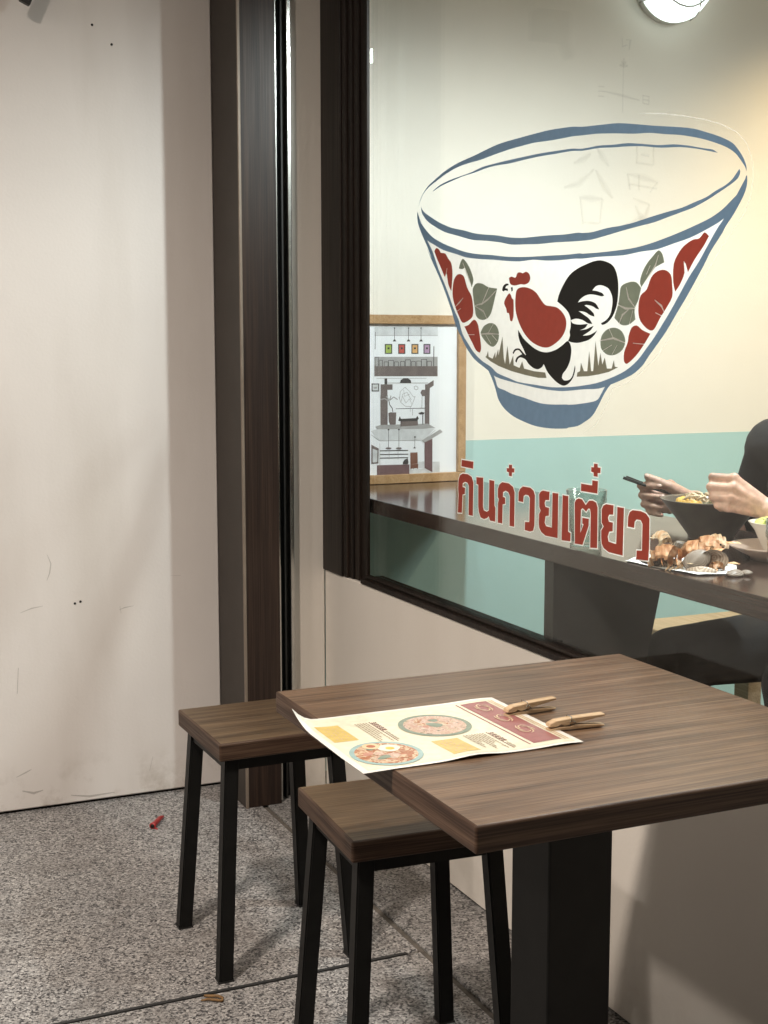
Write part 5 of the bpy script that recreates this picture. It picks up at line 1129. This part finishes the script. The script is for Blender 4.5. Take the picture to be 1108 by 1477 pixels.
shell_curl('pale prawn leg cluster lying between the mussel shells', (1.472, 1.950, CZ+0.010), R(20), 0.3, M['prawn_pale'], 0.026, 0.007)

def clam(label, loc, rot, r, mat, open_up=True, sx=1.15, sy=0.9, group='shells heaped on the napkin'):
    t = thing('clam_shell', label, 'clam shell', loc, 0, group)
    t.rotation_euler = rot
    prof = [(0, r*0.52), (r*0.35, r*0.47), (r*0.65, r*0.36), (r*0.88, r*0.18), (r, 0.0)]
    bm = bmesh.new(); add_lathe(bm, prof + [(r*0.97, 0.0), (r*0.85, r*0.15), (r*0.6, r*0.31), (0, r*0.46)], 28, (0,0,0), sx, sy)
    for v in bm.verts:
        d = math.hypot(v.co.x, v.co.y)/r
        v.co.z += 0.012*r*math.sin(d*38)
        v.co.x += v.co.z*0.35
    o = finish('shell', bm, mat, t, True)
    bm = bmesh.new(); add_lathe(bm, [(0, r*0.44), (r*0.55, r*0.29), (r*0.84, r*0.13), (r*0.955, 0.0005)], 28, (0,0,0), sx, sy)
    for v in bm.verts: v.co.x += v.co.z*0.35; 
    finish('shell_lining', bm, M['clam_in'], t, True)
clam('grey ridged clam shell leaning against the open clam', (1.490, 1.935, CZ+0.020), (R(48), R(-25), R(-20)), 0.023, M['clam'])
clam('open clam shell showing its pale inside on the heap', (1.514, 1.918, CZ+0.022), (R(-72), R(8), R(-32)), 0.022, M['clam'])
clam('dark rounded shell between the orange prawn shells', (1.494, 1.988, CZ+0.034), (R(75), R(20), R(-20)), 0.016, M['mussel'])
clam('long dark mussel shell at the lettering end of the heap', (1.452, 2.000, CZ+0.008), (R(25), R(5), R(-50)), 0.018, M['mussel'], sx=1.8, sy=0.6)
clam('brown mussel shell on the glass side of the heap', (1.462, 1.985, CZ+0.012), (R(40), R(8), R(-38)), 0.017, M['mussel'], sx=1.7, sy=0.55)
clam('flat pale mussel shell lying under the open clam', (1.486, 1.918, CZ+0.004), (R(12), 0, R(-52)), 0.016, M['clam_in'], sx=1.8, sy=0.55)
clam('small grey clam shell lying off the napkin', (1.520, 1.868, CZ+0.003), (R(8), 0, R(20)), 0.016, M['clam'])
clam('smaller grey clam shell outermost from the napkin', (1.545, 1.868, CZ+0.003), (R(-6), R(6), R(80)), 0.012, M['clam'])

# bench inside
bn = thing('wooden_bench', 'pale wooden bench seat inside behind the counter', 'bench', (2.17, 0, 0))
box('seat', 0.0, 0.36, 1.3, 3.12, 0.44, 0.485, M['bench_wood'], bn, 0.004, 2)
for yy in (1.4, 2.95):
    for xx in (0.03, 0.29):
        box('leg', xx, xx+0.045, yy, yy+0.06, 0.0, 0.4395, M['bench_wood'], bn)

# ---------------------------------------------------------------- person eating
def cone_piece(bm, a, b, ra, rb, n=14):
    a = Vector(a); b = Vector(b)
    for p, r in ((a, ra), (b, rb)):
        bmesh.ops.create_uvsphere(bm, u_segments=n, v_segments=max(6, n//2+1), radius=r, matrix=Matrix.Translation(p))
    d = b-a
    if d.length > 1e-5:
        q = Vector((0,0,1)).rotation_difference(d.normalized()).to_matrix().to_4x4()
        bmesh.ops.create_cone(bm, cap_ends=True, segments=n, radius1=ra, radius2=rb, depth=d.length, matrix=Matrix.Translation((a+b)/2) @ q)

def blended(name, pieces, voxel, mat, parent, smooth_it=4):
    bm = bmesh.new()
    for a, b, ra, rb in pieces: cone_piece(bm, a, b, ra, rb)
    me = bpy.data.meshes.new(name+'_raw'); bm.to_mesh(me); bm.free()
    tmp = bpy.data.objects.new(name+'_raw', me); COL.objects.link(tmp)
    rm = tmp.modifiers.new('r', 'REMESH'); rm.mode = 'VOXEL'; rm.voxel_size = voxel; rm.use_smooth_shade = True
    sm = tmp.modifiers.new('s', 'SMOOTH'); sm.factor = 0.5; sm.iterations = smooth_it
    dg = bpy.context.evaluated_depsgraph_get()
    res = bpy.data.meshes.new_from_object(tmp.evaluated_get(dg)); res.name = name
    bpy.data.objects.remove(tmp); bpy.data.meshes.remove(me)
    res.materials.clear(); res.materials.append(mat)
    for p in res.polygons: p.use_smooth = True
    return link(bpy.data.objects.new(name, res), parent)

pe = thing('person', 'person in a black shirt eating noodles with chopsticks at the counter', 'person')
RS, LS = Vector((2.085, 2.435, 1.022)), Vector((2.06, 2.045, 1.025))
RE, LE = Vector((2.075, 2.525, 0.80)), Vector((2.00, 1.83, 0.835))
RW, LW = Vector(RIGHT_HAND['wrist']), Vector(LEFT_HAND['wrist'])
PEL = Vector((2.34, 2.25, 0.60))
P = []
def hand(H, s=1.0, palm=0.0125):
    w = Vector(H['wrist'])
    for i in range(4):
        P.append((w*0.75+Vector(H['mcp'][i])*0.25, H['mcp'][i], 0.0160, palm*0.80)); P.append((H['mcp'][i], H['mcp'][i], palm*0.98, palm*0.98))
        r0 = (0.0086, 0.0088, 0.0084, 0.0076)[i]*s
        P.append((H['mcp'][i], H['pip'][i], palm*0.72, r0)); P.append((H['pip'][i], H['pip'][i], r0*1.08, r0*1.08))
        P.append((H['pip'][i], H['dip'][i], r0*0.98, r0*0.86))
        P.append((H['dip'][i], H['tip'][i], r0*0.86, r0*0.76))
    th = H['thumb']
    P.append((w*0.6+Vector(th[0])*0.4, th[0], 0.017, 0.0150))
    P.append((th[0], th[1], 0.0150, 0.0120)); P.append((th[1], th[2], 0.0115, 0.0100)); P.append((th[2], th[3], 0.0100, 0.0082))
hand(RIGHT_HAND); hand(LEFT_HAND, 1.0, 0.0120)
for S_, E_, W_ in ((RS, RE, RW), (LS, LE, LW)):
    P.append((S_, E_, 0.050, 0.040)); P.append((E_, E_*0.65+W_*0.35, 0.040, 0.041)); P.append((E_*0.65+W_*0.35, W_, 0.041, 0.0265))
MIDS = (RS+LS)/2
P += [(PEL, PEL+Vector((-0.10, 0, 0.22)), 0.12, 0.115), (PEL+Vector((-0.10, 0, 0.22)), MIDS+Vector((0.03, 0, -0.05)), 0.115, 0.105), (RS, LS, 0.055, 0.055), (MIDS+Vector((0.02,0,0)), MIDS+Vector((0.015,-0.02,0.13)), 0.058, 0.05)]
HD = MIDS+Vector((0.005, -0.035, 0.235))
P += [(HD+Vector((0.02,0,0.02)), HD+Vector((-0.02,0,0.02)), 0.084, 0.080), (HD+Vector((-0.035,0,-0.03)), HD+Vector((-0.045,0,-0.075)), 0.062, 0.040),
      (HD+Vector((-0.095,0,0.0)), HD+Vector((-0.108,0,-0.022)), 0.009, 0.013), (HD+Vector((0,0.08,-0.01)), HD+Vector((0.01,0.084,0.01)), 0.014, 0.017), (HD+Vector((0,-0.08,-0.01)), HD+Vector((0.01,-0.084,0.01)), 0.014, 0.017),
      (HD+Vector((-0.088,0.022,-0.048)), HD+Vector((-0.088,-0.022,-0.048)), 0.008, 0.008)]
KN = {}
for s, sy in (('r', 1), ('l', -1)):
    hip = PEL+Vector((0, 0.09*sy, -0.01)); kn = Vector((1.79, 2.405, 0.568)) if s == 'r' else Vector((1.86, 2.09, 0.572)); an = Vector((kn.x+0.09, kn.y-0.01*sy, 0.09))
    KN[s] = (hip, kn, an)
    P += [(hip, kn, 0.085, 0.056), (kn, kn*0.6+an*0.4, 0.054, 0.052), (kn*0.6+an*0.4, an, 0.052, 0.034), (an, an+Vector((-0.13, 0, -0.05)), 0.034, 0.026)]
body = blended('body', P, 0.0032, M['skin'], pe, 2)
M['nail'] = plain('nail', (0.70, 0.47, 0.38), 0.25, 0, 0.03)
for a_, b_, r_ in ((RIGHT_HAND['dip'][0], RIGHT_HAND['tip'][0], 0.0058), (RIGHT_HAND['dip'][1], RIGHT_HAND['tip'][1], 0.0058), (RIGHT_HAND['thumb'][2], RIGHT_HAND['thumb'][3], 0.0066)):
    a_, b_ = Vector(a_), Vector(b_); d_ = (b_-a_).normalized(); up_ = (Vector((-0.41, -0.75, 0.52))-d_*d_.dot(Vector((-0.41, -0.75, 0.52)))).normalized()
    o = lathe('fingernail', [(0, 0.0012), (r_*0.7, 0.0008), (r_, -0.001), (0, -0.001)], M['nail'], body, 14, (0,0,0), 1.25, 0.85)
    sd = up_.cross(d_); mw = Matrix((d_, sd, up_)).transposed().to_4x4(); mw.translation = b_+up_*0.0068; o.matrix_local = mw
Q = [(RS+Vector((0,0.0,0)), RS*0.2+RE*0.8, 0.064, 0.058), (LS, LS*0.2+LE*0.8, 0.064, 0.058), (RS, LS, 0.070, 0.070), (MIDS+Vector((0.03,0.07,-0.08)), MIDS+Vector((0.03,-0.07,-0.08)), 0.112, 0.112),
     (MIDS+Vector((0.03,0.05,-0.08)), PEL+Vector((-0.03,0.05,0.05)), 0.115, 0.135), (MIDS+Vector((0.03,-0.05,-0.08)), PEL+Vector((-0.03,-0.05,0.05)), 0.115, 0.135), (MIDS+Vector((0.02,0,0.0)), MIDS+Vector((0.0,0,0.045)), 0.07, 0.062)]
blended('shirt', Q, 0.007, M['shirt'], pe, 6)
Q = []
for s in 'rl':
    hip, kn, an = KN[s]
    Q += [(hip, kn, 0.098, 0.068), (kn, an+Vector((0,0,0.03)), 0.066, 0.056)]
Q.append((PEL+Vector((0,0.06,0)), PEL+Vector((0,-0.06,0)), 0.125, 0.125))
blended('trousers', Q, 0.008, M['trousers'], pe, 6)
for s in 'rl':
    an = KN[s][2]
    blended('shoe', [(an+Vector((0.02,0,-0.045)), an+Vector((-0.15,0,-0.052)), 0.044, 0.038), (an, an+Vector((-0.05,0,-0.03)), 0.044, 0.042)], 0.008, M['shoe'], pe, 4)
blended('hair', [(HD+Vector((0.03,0,0.035)), HD+Vector((-0.015,0,0.055)), 0.092, 0.080), (HD+Vector((0.045,0.0,0.0)), HD+Vector((0.05,0,-0.04)), 0.082, 0.07)], 0.008, M['hair'], pe, 4)
for sy in (1, -1):
    lathe('eye', [(0, -0.008), (0.007, -0.004), (0.008, 0), (0.007, 0.004), (0, 0.008)], M['hair'], pe, 12, tuple(HD+Vector((-0.086, 0.031*sy, 0.005))), 0.7, 1.3)
cs = thing('chopsticks', 'pair of dark chopsticks held over the noodle bowl', 'chopsticks')
for k in ('chop', 'chop2'):
    a, b = (Vector(v) for v in RIGHT_HAND[k])
    tube('stick', [a, b], [0.0036, 0.0022], M['chop'], cs, 8)

# ---------------------------------------------------------------- small things on the floor
rt_ = thing('red_plug', 'small red plastic tube lying on the speckled floor', 'litter', (0.878, 3.383, 0.0085), R(56))
bm = bmesh.new(); add_tube(bm, [(-0.040, 0, 0), (-0.034, 0, 0), (-0.030, 0, 0), (0.02, 0, 0), (0.045, 0, -0.004), (0.052, 0, -0.006)], [0.0085, 0.0085, 0.0065, 0.0062, 0.003, 0.001], 12)
finish('tube', bm, M['red_plastic'], rt_, True)
lathe('hole', [(0, 0), (0.0055, 0), (0, 0.0006)], M['dark_void'], rt_, 12).matrix_local = Matrix.Translation((-0.0404, 0, 0)) @ Matrix.Rotation(R(-90), 4, 'Y')
bm = bmesh.new(); add_tube(bm, [(-0.036, -0.002, -0.006), (-0.040, -0.014, -0.0075)], [0.003, 0.002], 6); finish('lug', bm, M['red_plastic'], rt_, True)
tw = thing('dry_twig', 'small bent brown dried scrap beside the black floor joint', 'litter', (0.714, 2.385, 0.003))
bm = bmesh.new(); add_tube(bm, [(-0.004, 0.022, 0), (0.004, 0.012, 0.002), (0.018, 0.004, 0.003), (0.024, -0.006, 0.002), (0.020, -0.014, 0.001)], [0.0025, 0.003, 0.0032, 0.003, 0.002], 8); finish('stem', bm, M['twig'], tw, True)
bm = bmesh.new(); add_tube(bm, [(-0.016, 0.006, 0), (-0.004, 0.002, 0.002), (0.010, -0.008, 0.002), (0.020, -0.014, 0.001)], [0.0012, 0.0026, 0.0026, 0.002], 8); finish('stem', bm, M['twig'], tw, True)
bm = bmesh.new(); flat(bm, blob(0.515, 2.945, 0.011, 0.009, 14, 0, 0.1, 3), lambda a, b: (a, b, 0.0012))
finish('floor_spot', bm, M['dark_spot'] if 'dark_spot' in M else M['scuff'], pav)
